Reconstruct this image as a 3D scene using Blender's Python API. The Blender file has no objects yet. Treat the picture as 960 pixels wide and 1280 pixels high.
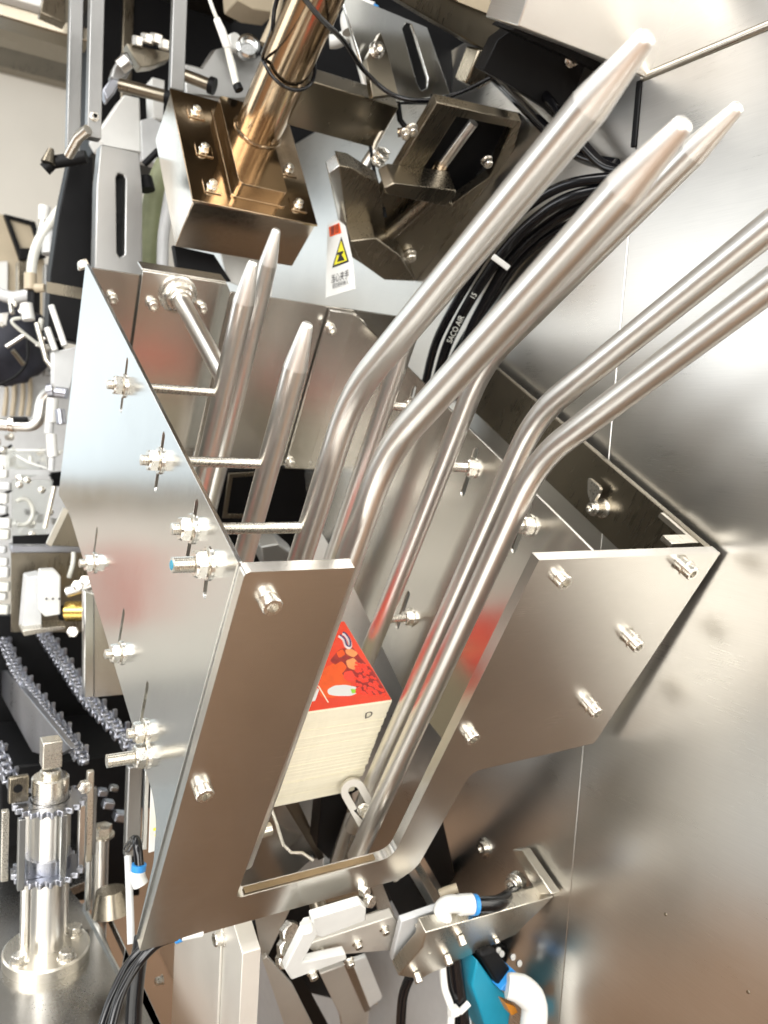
import bpy, bmesh, math, random
import numpy as np
from mathutils import Vector, Matrix
from mathutils.geometry import tessellate_polygon
random.seed(7)
SC = bpy.context.scene
COL = SC.collection

# ---------------------------------------------------------------- calibration
# The machine has one common horizontal axis u (into the cabinet wall).  The
# carton magazine is turned about it; three turned frames are used below:
#   B  the tilted magazine,  H  the inclined hood and arm,  W  the upright machine
FPX = 1035.0; CX, CY = 480.0, 640.0
def nrm(v): v = np.array(v, float); return v/np.linalg.norm(v)
_U = nrm([1670., 0, FPX]); _W = np.array([-660., -850, FPX]); _W = nrm(_W-_W.dot(_U)*_U); _V = np.cross(_W, _U)
def ray(x, y): return np.array([(x-CX)/FPX, (y-CY)/FPX, 1.0])
ORG = ray(300, 703)*0.55
def frame(a):
    a = math.radians(a)
    return np.array([_U, math.cos(a)*_V+math.sin(a)*_W, -math.sin(a)*_V+math.cos(a)*_W])
FR = {'B': frame(0), 'H': frame(28), 'W': frame(-28)}
def pl(F, ax, val, x, y):          # where the sight line through a photo point meets the plane axis = val (mm)
    r = FR[F] @ ray(x, y); o = -FR[F] @ ORG
    return (o + (val/1000.-o[ax])/r[ax]*r)*1000
def dp(F, d, x, y): return FR[F] @ (ray(x, y)*d-ORG)*1000
Z0 = 1.45
def w2(vec_cam):                   # camera-space direction -> world
    q = FR['W'] @ np.array(vec_cam); return Vector((-q[2], q[0], -q[1]))
ROT = {k: Matrix([w2(FR[k][i]) for i in range(3)]).transposed() for k in FR}
WORG = Vector((0, 0, Z0))
def world(F, p): return WORG + ROT[F] @ (Vector(p)/1000.)

# ---------------------------------------------------------------- camera, world, lamps, exposure
cam_d = bpy.data.cameras.new('camera'); cam = bpy.data.objects.new('camera', cam_d); COL.objects.link(cam)
cam_d.sensor_fit = 'VERTICAL'; cam_d.sensor_height = 36; cam_d.lens = FPX/1280*36
cam_d.clip_start = 0.02; cam_d.clip_end = 200
cm = Matrix([w2([1, 0, 0]), w2([0, -1, 0]), w2([0, 0, -1])]).transposed().to_4x4()
cm.translation = WORG + w2(-ORG); cam.matrix_world = cm
cam_d.dof.use_dof = True; cam_d.dof.focus_distance = 0.68; cam_d.dof.aperture_fstop = 8
SC.camera = cam
SC.view_settings.view_transform = 'Standard'; SC.view_settings.look = 'None'
SC.view_settings.exposure = 0.16; SC.view_settings.gamma = 1.0

wd = bpy.data.worlds.new('World'); SC.world = wd; wd.use_nodes = True
nt = wd.node_tree; bg = nt.nodes['Background']; bg.inputs[1].default_value = 1.0
tc = nt.nodes.new('ShaderNodeTexCoord'); sx = nt.nodes.new('ShaderNodeSeparateXYZ'); rp = nt.nodes.new('ShaderNodeValToRGB')
nt.links.new(tc.outputs['Generated'], sx.inputs[0]); mr = nt.nodes.new('ShaderNodeMapRange'); mr.inputs['From Min'].default_value = -1
nt.links.new(sx.outputs['Z'], mr.inputs['Value']); nt.links.new(mr.outputs[0], rp.inputs[0]); nt.links.new(rp.outputs[0], bg.inputs[0])
e = rp.color_ramp.elements                  # a hall: dim brownish low down, a broad pale lit roof overhead
e[0].position = .46; e[0].color = (.085, .082, .078, 1); e[1].position = .80; e[1].color = (.42, .415, .40, 1)
rp.color_ramp.interpolation = 'EASE'
def area(name, loc, aim, sx, sy, power, col=(1, 1, 1)):
    l = bpy.data.lights.new(name, 'AREA'); l.shape = 'RECTANGLE'; l.size = sx; l.size_y = sy; l.energy = power; l.color = col
    o = bpy.data.objects.new(name, l); COL.objects.link(o); o.location = loc
    o.rotation_euler = (Vector(aim)-Vector(loc)).to_track_quat('-Z', 'Y').to_euler()
    return o
area('ceiling_lamp', (-0.9, -1.3, 3.6), (-0.9, -1.3, 0), 0.7, 4.2, 60, (1, .98, .95))
area('ceiling_lamp', (1.5, -1.3, 3.6), (1.5, -1.3, 0), 0.7, 4.2, 70, (1, .98, .95))
area('fill_light', (-3.4, -4.2, 2.1), (-0.2, 0.5, 1.4), 3.0, 2.0, 55, (.95, .98, 1))  # stands in for the bright windows mirrored in the cabinet door
area('fill_light', (1.3, -3.0, 2.9), (0, 0, 1.4), 2.8, 2.0, 120, (1, .99, .97))  # added fill lamp, brightens the rods and white parts
area('fill_light', (3.6, -1.6, 1.9), (0, 0, 1.3), 3.2, 2.0, 150, (1, .98, .95))  # added fill lamp behind the camera for the carton edges and rod fronts

# ---------------------------------------------------------------- materials
def new_mat(name):
    m = bpy.data.materials.new(name); m.use_nodes = True
    nt = m.node_tree; return m, nt, nt.nodes['Principled BSDF']
def metal(name, col, rough, brush=(40, 40, 40), bump=.04, dr=.10, wave=0.0, tone=.12, wscale=5, metallic=1.0, grain=0.0):
    m, nt, b = new_mat(name); N, L = nt.nodes, nt.links
    tc = N.new('ShaderNodeTexCoord'); mp = N.new('ShaderNodeMapping'); mp.inputs['Scale'].default_value = brush
    L.new(tc.outputs['Object'], mp.inputs[0])
    n1 = N.new('ShaderNodeTexNoise'); n1.inputs['Scale'].default_value = 12; n1.inputs['Detail'].default_value = 4
    L.new(mp.outputs[0], n1.inputs['Vector'])
    n2 = N.new('ShaderNodeTexNoise'); n2.inputs['Scale'].default_value = 11; n2.inputs['Detail'].default_value = 5
    L.new(tc.outputs['Object'], n2.inputs['Vector'])
    mx = N.new('ShaderNodeMix'); mx.data_type = 'RGBA'
    mx.inputs['A'].default_value = (*[c*(1-tone) for c in col], 1); mx.inputs['B'].default_value = (*[min(1, c*(1+tone)) for c in col], 1)
    L.new(n2.outputs['Fac'], mx.inputs['Factor'])
    gm = N.new('ShaderNodeMapRange'); gm.inputs['From Min'].default_value = .25; gm.inputs['From Max'].default_value = .75
    gm.inputs['To Min'].default_value = 1-grain; gm.inputs['To Max'].default_value = 1+grain; L.new(n1.outputs['Fac'], gm.inputs['Value'])
    sc = N.new('ShaderNodeVectorMath'); sc.operation = 'SCALE'; L.new(mx.outputs['Result'], sc.inputs[0]); L.new(gm.outputs[0], sc.inputs['Scale'])
    L.new(sc.outputs[0], b.inputs['Base Color'])
    ad = N.new('ShaderNodeMath'); ad.operation = 'ADD'
    L.new(n1.outputs['Fac'], ad.inputs[0]); L.new(n2.outputs['Fac'], ad.inputs[1])
    mr = N.new('ShaderNodeMapRange'); mr.inputs['From Min'].default_value = .6; mr.inputs['From Max'].default_value = 1.4
    mr.inputs['To Min'].default_value = max(.03, rough-dr); mr.inputs['To Max'].default_value = rough+dr
    L.new(ad.outputs[0], mr.inputs['Value']); L.new(mr.outputs[0], b.inputs['Roughness'])
    bp = N.new('ShaderNodeBump'); bp.inputs['Strength'].default_value = bump; bp.inputs['Distance'].default_value = .001
    L.new(n1.outputs['Fac'], bp.inputs['Height'])
    if wave:
        n3 = N.new('ShaderNodeTexNoise'); n3.inputs['Scale'].default_value = wscale; n3.inputs['Detail'].default_value = 1
        L.new(tc.outputs['Object'], n3.inputs['Vector'])
        b2 = N.new('ShaderNodeBump'); b2.inputs['Strength'].default_value = wave; b2.inputs['Distance'].default_value = .02
        L.new(n3.outputs['Fac'], b2.inputs['Height']); L.new(bp.outputs[0], b2.inputs['Normal']); L.new(b2.outputs[0], b.inputs['Normal'])
    else: L.new(bp.outputs[0], b.inputs['Normal'])
    b.inputs['Metallic'].default_value = metallic
    return m
def plain(name, col, rough=.5, var=.12, scale=60, bump=0.0, coat=0.0, trans=0.0, spec=.5):
    m, nt, b = new_mat(name); N, L = nt.nodes, nt.links
    tc = N.new('ShaderNodeTexCoord'); n = N.new('ShaderNodeTexNoise'); n.inputs['Scale'].default_value = scale; n.inputs['Detail'].default_value = 4
    L.new(tc.outputs['Object'], n.inputs['Vector'])
    mx = N.new('ShaderNodeMix'); mx.data_type = 'RGBA'
    mx.inputs['A'].default_value = (*[c*(1-var) for c in col], 1); mx.inputs['B'].default_value = (*[min(1, c*(1+var)) for c in col], 1)
    L.new(n.outputs['Fac'], mx.inputs['Factor']); L.new(mx.outputs['Result'], b.inputs['Base Color'])
    b.inputs['Roughness'].default_value = rough; b.inputs['Specular IOR Level'].default_value = spec; b.inputs['Coat Weight'].default_value = coat
    b.inputs['Transmission Weight'].default_value = trans
    if bump:
        bp = N.new('ShaderNodeBump'); bp.inputs['Strength'].default_value = bump; bp.inputs['Distance'].default_value = .001
        L.new(n.outputs['Fac'], bp.inputs['Height']); L.new(bp.outputs[0], b.inputs['Normal'])
    return m
MT = dict(
    rod=metal('brushed_rod_steel', (.76, .74, .70), .33, (500, 6, 500), .0, .02, tone=.10, grain=.03),
    tip=metal('machined_tip_steel', (.84, .82, .78), .40, (500, 500, 500), .0, .03, tone=.06, grain=.02),
    plate=metal('satin_plate_steel', (.66, .635, .59), .25, (4, 220, 220), .004, .03, wave=.05, tone=.08, grain=.07),
    side=metal('side_plate_steel', (.64, .65, .64), .19, (220, 4, 220), .004, .03, wave=.06, tone=.08, grain=.06),
    sheet=metal('cabinet_sheet_steel', (.69, .675, .64), .30, (220, 220, 3), .004, .04, wave=.10, wscale=3.5, tone=.08, grain=.05),
    bolt=metal('bolt_steel', (.76, .73, .67), .27, (30, 30, 30), .006, .08),
    edge=metal('machined_steel', (.70, .66, .58), .30, (60, 60, 3), .06, .08),
    alu=metal('brushed_aluminium', (.70, .67, .61), .46, (80, 2, 80), .05, .08, metallic=.6),
    stain=metal('burnt_cut_edge', (.30, .22, .13), .42, (90, 90, 90), .2, .1, tone=.75),
    gold=metal('gold_tinted_steel', (.46, .35, .235), .15, (20, 20, 20), .03, .06, tone=.30),  # golden tint set in the base colour
    dark=metal('dark_reflection_steel', (.25, .22, .17), .30, (30, 3, 30), .04, .08),  # reflection of dark surroundings put into the base colour
    post=metal('grey_post_steel', (.30, .30, .295), .38, (30, 30, 2), .05, .08),
    table=metal('table_steel', (.42, .41, .39), .22, (30, 30, 30), .05, .10, wave=.05),
    chain=metal('chain_steel', (.36, .37, .41), .34, (30, 30, 30), .05, .10),
    bronze=metal('pale_bronze_steel', (.66, .59, .50), .14, (20, 20, 20), .01, .05, tone=.12),  # paler than the lid: bright window reflection put into the colour
    slot=metal('grey_cast_steel', (.42, .42, .41), .42, (30, 3, 30), .03, .06),
    brass=metal('brass', (.62, .42, .12), .22),
    black=plain('black_paint_and_shade', (.004, .004, .0045), .5, .3, spec=.18),  # real black parts, and shade of dark interiors put into the colour
    gloss=plain('black_hose_plastic', (.004, .004, .005), .16, .2),
    white=plain('white_plastic', (.72, .72, .69), .42, .05),
    cream=plain('cream_board_edge', (.90, .84, .66), .7, .05, 200),
    grey=plain('light_grey_plastic', (.55, .56, .56), .45, .08),
    tan=plain('tan_paint', (.45, .38, .27), .5, .12, 20),
    blue=plain('blue_plastic', (.03, .25, .62), .35, .1),
    teal=plain('teal_valve_plastic', (.01, .24, .36), .3, .1),
    amber=plain('amber_plastic', (.60, .22, .02), .4, .2),
    red=plain('red_print', (.72, .05, .015), .4, .12, 60),
    orange=plain('orange_print', (.80, .10, .012), .42, .2, 90),
    berry=plain('berry_print', (.80, .045, .02), .35, .2, 200),
    dark_red=plain('dark_red_print', (.28, .008, .006), .42, .6, 160),
    peach=plain('peach_print', (.85, .30, .10), .42, .25, 160),
    yellow=plain('yellow_print', (.75, .68, .03), .5, .06),
    ink=plain('black_ink', (.012, .011, .02), .5, .1),
    navy=plain('navy_ink', (.04, .03, .12), .5, .1),
    hose=plain('green_hose', (.22, .24, .13), .5, .2),
    milky=plain('milky_hose', (.66, .66, .60), .35, .15),
    wall=plain('pale_wall_paint', (.88, .85, .76), .6, .10, 2.5),
    grey_floor=plain('grey_floor_strip', (.42, .42, .41), .8, .15, 3, spec=.15),
    floor=plain('brown_floor', (.28, .175, .11), .9, .25, 3, spec=.1),
    green=plain('green_print', (.30, .62, .03), .5, .1),
    cloth=plain('black_cloth', (.015, .016, .025), .7, .3, 40, .5),
)
def glassy():
    m, nt, b = new_mat('clear_acrylic'); b.inputs['Base Color'].default_value = (.9, .92, .9, 1)
    b.inputs['Roughness'].default_value = .12; b.inputs['Transmission Weight'].default_value = .85; b.inputs['IOR'].default_value = 1.45
    return m
MT['clear'] = glassy()
def lit(name, col, k):
    m, nt, b = new_mat(name); b.inputs['Base Color'].default_value = (.1, .1, .1, 1); b.inputs['Roughness'].default_value = .2
    b.inputs['Emission Color'].default_value = (*col, 1); b.inputs['Emission Strength'].default_value = k; return m
MT['pane_glow'] = lit('glowing_window_pane', (.82, .94, 1), 1.1); MT['pane_glow2'] = lit('bright_glowing_window_pane', (.80, .92, 1), 1.7)  # glow of the added window, tuned to brighten and blue the steel

# ---------------------------------------------------------------- mesh collecting (mm, local frame axes u v w)
class M:
    def __init__(s): s.v = []; s.f = []
    def add(s, V, F):
        n = len(s.v); s.v += [tuple(map(float, p)) for p in V]; s.f += [tuple(i+n for i in f) for f in F]; return s
    def box(s, a, b):
        x0, y0, z0 = [min(p, q) for p, q in zip(a, b)]; x1, y1, z1 = [max(p, q) for p, q in zip(a, b)]
        return s.add([(x0,y0,z0),(x1,y0,z0),(x1,y1,z0),(x0,y1,z0),(x0,y0,z1),(x1,y0,z1),(x1,y1,z1),(x0,y1,z1)],
                     [(0,3,2,1),(4,5,6,7),(0,1,5,4),(1,2,6,5),(2,3,7,6),(3,0,4,7)])
    def prism(s, poly, ax, a0, a1, holes=()):
        # poly and holes: 3D points, their coordinate ax is ignored
        loops = [[np.array(p, float) for p in poly]]+[[np.array(p, float) for p in h] for h in holes]
        o = [i for i in range(3) if i != ax]
        tri = tessellate_polygon([[Vector((p[o[0]], p[o[1]], 0)) for p in lp] for lp in loops])
        flat = [p for lp in loops for p in lp]; n = len(flat); V = []
        for a in (a0, a1):
            for p in flat: q = p.copy(); q[ax] = a; V.append(q)
        F = [tuple(t) for t in tri]+[tuple(i+n for i in reversed(t)) for t in tri]
        k = 0
        for lp in loops:
            m = len(lp)
            for i in range(m): F.append((k+i, k+(i+1) % m, n+k+(i+1) % m, n+k+i))
            k += m
        return s.add(V, F)
    def lathe(s, p, d, prof, n=18, ph=0):
        d = nrm(d); t = nrm(np.cross(d, [0, 0, 1.] if abs(d[2]) < .9 else [0, 1., 0])); q = np.cross(d, t); p = np.array(p, float)
        V = []; F = []
        for h, r in prof:
            for i in range(n):
                a = 2*math.pi*i/n+ph; rr = r(a-ph) if callable(r) else r
                V.append(p+d*h+(t*math.cos(a)+q*math.sin(a))*rr)
        for k in range(len(prof)-1):
            for i in range(n): F.append((k*n+i, k*n+(i+1) % n, (k+1)*n+(i+1) % n, (k+1)*n+i))
        F.append(tuple(range(n))[::-1]); F.append(tuple((len(prof)-1)*n+i for i in range(n)))
        return s.add(V, F)
    def cyl(s, a, b, r, r2=None, n=16):
        a = np.array(a, float); b = np.array(b, float); L = np.linalg.norm(b-a)
        return s.lathe(a, b-a, [(0, r), (L, r if r2 is None else r2)], n)
    def tube(s, pts, r, n=12):
        P = [np.array(p, float) for p in pts]; V = []; F = []; k = len(P); t0 = None
        for i in range(k):
            d = nrm(P[min(i+1, k-1)]-P[max(i-1, 0)])
            if t0 is None: t0 = nrm(np.cross(d, [0, 0, 1.] if abs(d[2]) < .9 else [0, 1., 0]))
            t0 = nrm(t0-d*t0.dot(d)); q = np.cross(d, t0); rr = r[i] if isinstance(r, (list, tuple)) else r
            for j in range(n):
                a = 2*math.pi*j/n; V.append(P[i]+(t0*math.cos(a)+q*math.sin(a))*rr)
        for i in range(k-1):
            for j in range(n): F.append((i*n+j, i*n+(j+1) % n, (i+1)*n+(j+1) % n, (i+1)*n+j))
        F.append(tuple(range(n))[::-1]); F.append(tuple((k-1)*n+j for j in range(n)))
        return s.add(V, F)
    def obox(s, c, ax, half):
        c = np.array(c, float); A = [nrm(a)*h for a, h in zip(ax, half)]; V = []
        for z in (-1, 1):
            for x, y in ((-1,-1),(1,-1),(1,1),(-1,1)): V.append(c+A[0]*x+A[1]*y+A[2]*z)
        return s.add(V, [(0,3,2,1),(4,5,6,7),(0,1,5,4),(1,2,6,5),(2,3,7,6),(3,0,4,7)])
    def mesh(s, name, mat, org=(0, 0, 0), sharp=38):
        me = bpy.data.meshes.new(name); o = np.array(org, float)
        me.from_pydata([tuple((np.array(p)-o)/1000.) for p in s.v], [], s.f)
        bm = bmesh.new(); bm.from_mesh(me); bmesh.ops.recalc_face_normals(bm, faces=bm.faces)
        for e in bm.edges: e.smooth = not (len(e.link_faces) == 2 and e.calc_face_angle(0) > math.radians(sharp))
        for f in bm.faces: f.smooth = True
        bm.to_mesh(me); bm.free(); me.materials.append(MT[mat] if isinstance(mat, str) else mat)
        return me
def spline(pts, n=8):
    P = [np.array(p, float) for p in pts]; out = []
    for i in range(len(P)-1):
        a, b, c, d = P[max(i-1, 0)], P[i], P[i+1], P[min(i+2, len(P)-1)]
        for k in range(n):
            t = k/n; out.append(.5*((2*b)+(c-a)*t+(2*a-5*b+4*c-d)*t*t+(3*b-a-3*c+d)*t**3))
    return out+[P[-1]]
def arc_corner(pts, rad, n=6):          # polyline with rounded inner corners
    P = [np.array(p, float) for p in pts]; out = [P[0]]
    for i in range(1, len(P)-1):
        a = nrm(P[i-1]-P[i]); b = nrm(P[i+1]-P[i]); r = rad
        for k in range(n+1):
            t = k/n; out.append((1-t)**2*(P[i]+a*r)+2*t*(1-t)*P[i]+t*t*(P[i]+b*r))
    return out+[P[-1]]
def rounded(poly, ax, rads, n=5):       # closed polygon with some corners rounded
    P = [np.array(p, float) for p in poly]; out = []; m = len(P)
    for i in range(m):
        r = rads[i] if isinstance(rads, (list, tuple)) else rads
        if r <= 0: out.append(P[i]); continue
        a = P[i-1]-P[i]; b = P[(i+1) % m]-P[i]; rr = min(r, .45*np.linalg.norm(a), .45*np.linalg.norm(b)); a = nrm(a)*rr; b = nrm(b)*rr
        for k in range(n+1):
            t = k/n; out.append((1-t)**2*(P[i]+a)+2*t*(1-t)*P[i]+t*t*(P[i]+b))
    return out
def bev(o, w, seg=2):
    if w:
        m = o.modifiers.new('bevel', 'BEVEL'); m.width = w/1000.; m.segments = seg; m.limit_method = 'ANGLE'; m.angle_limit = math.radians(35); m.harden_normals = False
class T:
    """One thing: an Empty at its base that parents its parts."""
    def __init__(s, name, label, cat, F='B', org=None, group=None):
        s.F = F; s.org = None if org is None else np.array(org, float)
        s.o = bpy.data.objects.new(name, None); COL.objects.link(s.o); s.o.empty_display_size = .02
        s.o['label'] = label; s.o['category'] = cat
        if group: s.o['group'] = group
        if s.org is not None: s.place()
    def place(s):
        m = ROT[s.F].to_4x4(); m.translation = world(s.F, s.org); s.o.matrix_world = m
    def part(s, name, mm, mat, parent=None, bevel=0, label=None, kind=None, sharp=38, seg=2):
        if s.org is None:
            a = np.array(mm.v); s.org = np.array([a[:, 0].mean(), a[:, 1].max(), a[:, 2].mean()]); s.place()
        o = bpy.data.objects.new(name, mm.mesh(name, mat, s.org, sharp)); COL.objects.link(o); o.parent = parent or s.o
        bev(o, bevel, seg)
        if label: o['label'] = label
        if kind: o['kind'] = kind
        return o
    def copy_part(s, src, p, parent=None):      # src: mesh modelled round (0,0,0); p: where it goes
        o = src.copy(); COL.objects.link(o); o.parent = parent or s.o; o.location = (np.array(p, float)-s.org)/1000. if parent is None else (0, 0, 0)
        return o
def single(name, label, cat, mm, mat, F='B', group=None, bevel=0, kind=None, sharp=38, seg=2):
    a = np.array(mm.v); org = np.array([a[:, 0].mean(), a[:, 1].max(), a[:, 2].mean()])
    o = bpy.data.objects.new(name, mm.mesh(name, mat, org, sharp)); COL.objects.link(o)
    m = ROT[F].to_4x4(); m.translation = world(F, org); o.matrix_world = m; bev(o, bevel, seg)
    if kind: o['kind'] = kind
    else:
        o['label'] = label; o['category'] = cat
        if group: o['group'] = group
    return o
def copy_tree(o, parent=None):
    c = o.copy(); COL.objects.link(c)
    if parent: c.parent = parent
    for ch in list(o.children): copy_tree(ch, c)
    return c
def relabel(o, label): o['label'] = label; return o
# photo outline -> polygon on a plane of a frame
def onp(F, ax, val, pts): return [pl(F, ax, val, x, y) for x, y in pts]
def plate(F, ax, val, th, pts, holes=(), rad=0):
    p = onp(F, ax, val, pts)
    if rad: p = rounded(p, ax, rad)
    return M().prism(p, ax, val, val+th, [onp(F, ax, val, h) for h in holes])
def ppx(F, pts): return [dp(F, d, x, y) for x, y, d in pts]
# fasteners, modelled about the origin along d (head at +d)
_fast = {}
def hexr(r): return lambda a: r/max(math.cos((a % (math.pi/3))-math.pi/6), .5)*math.cos(math.pi/6)
def f_mesh(kind, d, r, L=0):
    key = (kind, tuple(d), r, L)
    if key in _fast: return _fast[key]
    m = M()
    if kind == 'cap':       # socket head
        m.lathe((0,0,0), d, [(0, r*.94), (r*.15, r), (L-r*.15, r), (L, r*.88), (L, hexr(r*.60)), (L-r*.8, hexr(r*.60))], 24)
    elif kind == 'nut':
        m.lathe((0,0,0), d, [(0, r*.80), (r*.12, hexr(r)), (L-r*.12, hexr(r)), (L, r*.80)], 24)
    elif kind == 'washer':
        m.lathe((0,0,0), d, [(0, r), (L*.7, r), (L, r*.93)], 24)
    elif kind == 'stud':    # threaded end
        pr = [(0, r*.9)]; k = max(3, int(L/1.25))
        for i in range(k): pr += [((i+.5)*L/k, r), ((i+1)*L/k, r*.84)]
        pr[-1] = (L, r*.6); m.lathe((0,0,0), d, pr, 14)
    elif kind == 'spacer': m.lathe((0,0,0), d, [(0, r), (L-.6, r), (L, r*.93)], 20)
    me = m.mesh({'cap': 'bolt', 'stud': 'stud'}.get(kind, kind), 'bolt', (0,0,0), 30 if kind != 'stud' else 70)
    _fast[key] = me; return me
def fast(t, kind, p, d, r, L, parent=None, name=None):
    o = bpy.data.objects.new(name or {'cap': 'bolt'}.get(kind, kind), f_mesh(kind, tuple(d), r, L)); COL.objects.link(o)
    o.parent = parent or t.o
    q = (np.array(p, float)-t.org)/1000.
    if parent is not None and parent is not t.o: q = q-np.array(parent.location)
    o.location = q; return o
def cap_bolt(t, p, d, r=6.5, L=10, washer=True):
    d = np.array(d, float); off = 1.6 if washer else 0
    b = fast(t, 'cap', np.array(p)+d*off, d, r, L)
    if washer: fast(t, 'washer', p, d, r*1.28, 1.6, b)
    return b
def text_mesh(body, size, name='lettering', mat='ink', depth=.0):
    c = bpy.data.curves.new(name, 'FONT'); c.body = body; c.size = size; c.extrude = depth; c.align_x = 'CENTER'; c.align_y = 'CENTER'
    o = bpy.data.objects.new('t', c); COL.objects.link(o)
    dg = bpy.context.evaluated_depsgraph_get(); me = bpy.data.meshes.new_from_object(o.evaluated_get(dg)); bpy.data.objects.remove(o)
    me.name = name; me.materials.clear(); me.materials.append(MT[mat]); return me
def put_text(t, me, p, xdir, ydir, parent=None, name='lettering'):
    # p in frame mm, xdir/ydir frame directions of the writing
    x = Vector(nrm(xdir)); y = Vector(nrm(ydir)); z = x.cross(y)
    o = bpy.data.objects.new(name, me); COL.objects.link(o); o.parent = parent or t.o
    m = Matrix((x, y, z)).transposed().to_4x4(); m.translation = Vector((np.array(p, float)-t.org)/1000.); o.matrix_local = m
    return o
# ================================================================ the setting
m = M().box((-7000, 1450, -5000), (2500, 1460, 5000)); single('floor', '', '', m, 'floor', 'W', kind='structure')
m = M().box((-7000, 1446, 2500), (480, 1450, 4190)); single('added_floor_strip', '', '', m, 'grey_floor', 'W', kind='structure')  # added grey strip, unseen, greys the reflection in the side plate
t = T('factory_wall', 'pale cream factory wall in the blurred distance at upper left', 'wall', 'W')
t.part('wall_panel', M().box((-3500, -2600, 4200), (2200, 1448, 4300)), 'wall')
t.part('ceiling_rail', M().box((-3500, -1880, 4110), (700, -1730, 4198)), 'dark')
t.part('baseboard', M().box((-3500, 300, 4110), (2200, 420, 4198)), 'dark')

t = T('added_window', 'added glowing window in the far wall, out of view, mirrored by the silver side plate', 'window', 'W')  # added unseen window, put in for its reflection in the steel
for u_ in (-2050, -1100, -150): t.part('window_frame', M().box((u_-30, -1990, 4150), (u_+30, 330, 4199)), 'post', bevel=3)
for v_ in (-1960, -1050, 300): t.part('window_frame', M().box((-2019, v_-30, 4155), (-1131, v_+30, 4199)), 'post', bevel=3); t.part('window_frame', M().box((-1069, v_-30, 4155), (-181, v_+30, 4199)), 'post', bevel=3)
for a_, b_ in ((-2019, -1131), (-1069, -181)):
    t.part('window_pane', M().box((a_, -1929, 4180), (b_, -1081, 4190)), 'pane_glow2'); t.part('window_pane', M().box((a_, -1019, 4180), (b_, 269, 4190)), 'pane_glow')
t = T('added_red_box', 'added red box near the far wall, out of view, giving the pink reflection', 'cabinet', 'W')  # added unseen red object, put in for the pink reflection
t.part('cabinet_body', M().box((-1075, 610, 3800), (-880, 1010, 3960)), 'red', bevel=4); t.part('cabinet_door', M().box((-1065, 620, 3790), (-890, 1000, 3799)), 'red', bevel=2)
# ================================================================ cabinet
t = T('machine_cabinet', 'tall stainless steel machine cabinet with hairline seams behind the magazine', 'cabinet', 'W', (500, 1440, 100))
t.part('side_panel', M().box((500, -640, 153), (520, 1448, 1700)), 'sheet', bevel=1)
t.part('door_panel', M().box((496, -482, -1500), (518, 1448, 149.4)), 'sheet', bevel=1.2)
t.part('upper_panel', M().box((496, -1500, -1500), (518, -490, 149.4)), 'sheet', bevel=1.2)
t.part('door_trim', M().tube([(497, -486, 150), (497, -486, -1500)], 4.0, 10), 'edge')
t.part('door_trim', M().tube([(505, -478, 151.2), (505, 1440, 151.2)], 1.6, 8), 'black')
t.part('seam_gasket', M().box((494.5, -484, 149.8), (499, -415, 157)), 'black', bevel=1)
for x, y, r in ((605, 1060, 10),):
    p = pl('W', 0, 499.5, x, y)
    b = t.part('bolt', M().lathe((p[0], p[1], p[2]), (-1, 0, 0), [(0, 13), (2, 13), (2, 9), (6, 9), (6, 5), (3.5, 5)], 20), 'bolt')
for x, y in ((832, 1143), (935, 1240)):
    p = pl('W', 0, 496, x, y); t.part('rivet', M().lathe((496, p[1], p[2]), (-1, 0, 0), [(0, 1.8), (.8, 1.5)], 12), 'dark')

# ================================================================ carton magazine (frame B)
t = T('carton_magazine', 'large tilted steel carton magazine box with open top and cut-out front plate', 'machine part', 'B', (190, 440, 10))
front = rounded([(0,0,0),(83,0,0),(82,393,0),(256,392,0),(256.5,0,0),(490,0,0),(476,265,0),(306,271,0),(300,424,0),(284,440,0),(0,440,0)], 2,
                [5,0,9,18,0,1,1,14,14,6,2])
t.part('front_plate', M().prism(front, 2, -10.5, 0), 'plate', bevel=2.4, seg=3)
t.part('burnt_edge', M().box((92, 390.9, -8.4), (236, 391.7, -2)), 'stain')
def slot(u, w0, v0, w1, v1, r):         # oblong hole in a u = const plate
    a = np.array([u, v0, w0]); b = np.array([u, v1, w1]); d = nrm(b-a); n = np.array([0, -d[2], d[1]]); P = []
    for k in range(7): q = math.pi*k/6; P.append(a-d*r*math.sin(q)+n*r*math.cos(q))
    for k in range(7): q = math.pi*k/6; P.append(b+d*r*math.sin(q)-n*r*math.cos(q))
    return P
top_w, low_w = (327, 187, 87), (337, 202, 104)
def side_slots(u):
    s = [slot(u, w+3, 14, w-3, 62, 3.8) for w in top_w]+[slot(u, w+2, 218, w-2, 264, 3.8) for w in low_w]
    return s
lp = [(0,0,0.5),(0,0,556),(0,306,540),(0,286,470),(0,284,40),(0,296,20),(0,330,6),(0,439,0.5)]
lp = rounded(lp, 0, [0,8,8,0,8,6,6,0])
t.part('side_plate', M().prism(lp, 0, -1.5, 1.8, side_slots(0)+[slot(0, 47, 26, 38, 58, 3.6)]), 'side', bevel=.5, label='bluish silver outer side plate with bolted slots')
rp = [(0,0,0.5),(0,0,515),(0,250,515),(0,286,470),(0,290,330),(0,318,150),(0,300,20),(0,285,.5)]
t.part('side_plate', M().prism(rp, 0, 326.4, 329.4, side_slots(328)), 'plate', bevel=.5, label='inner side plate in the middle of the magazine')
t.part('outer_plate', M().box((480, 0, 0.5), (488, 69, 470)), 'dark', bevel=.8)
t.part('corner_bracket', M().prism([(440,1.5,8),(440,1.5,22),(474,1.5,22),(474,1.5,60),(479.5,1.5,60),(479.5,1.5,8)], 1, 1.2, 7), 'edge', bevel=.6)
t.part('back_plate', M().prism(rounded([(2,2,0),(168,2,0),(168,304,0),(2,304,0)], 2, 4), 2, 545, 548), 'plate', bevel=.6, label='back plate with the sensor fitting')
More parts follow.
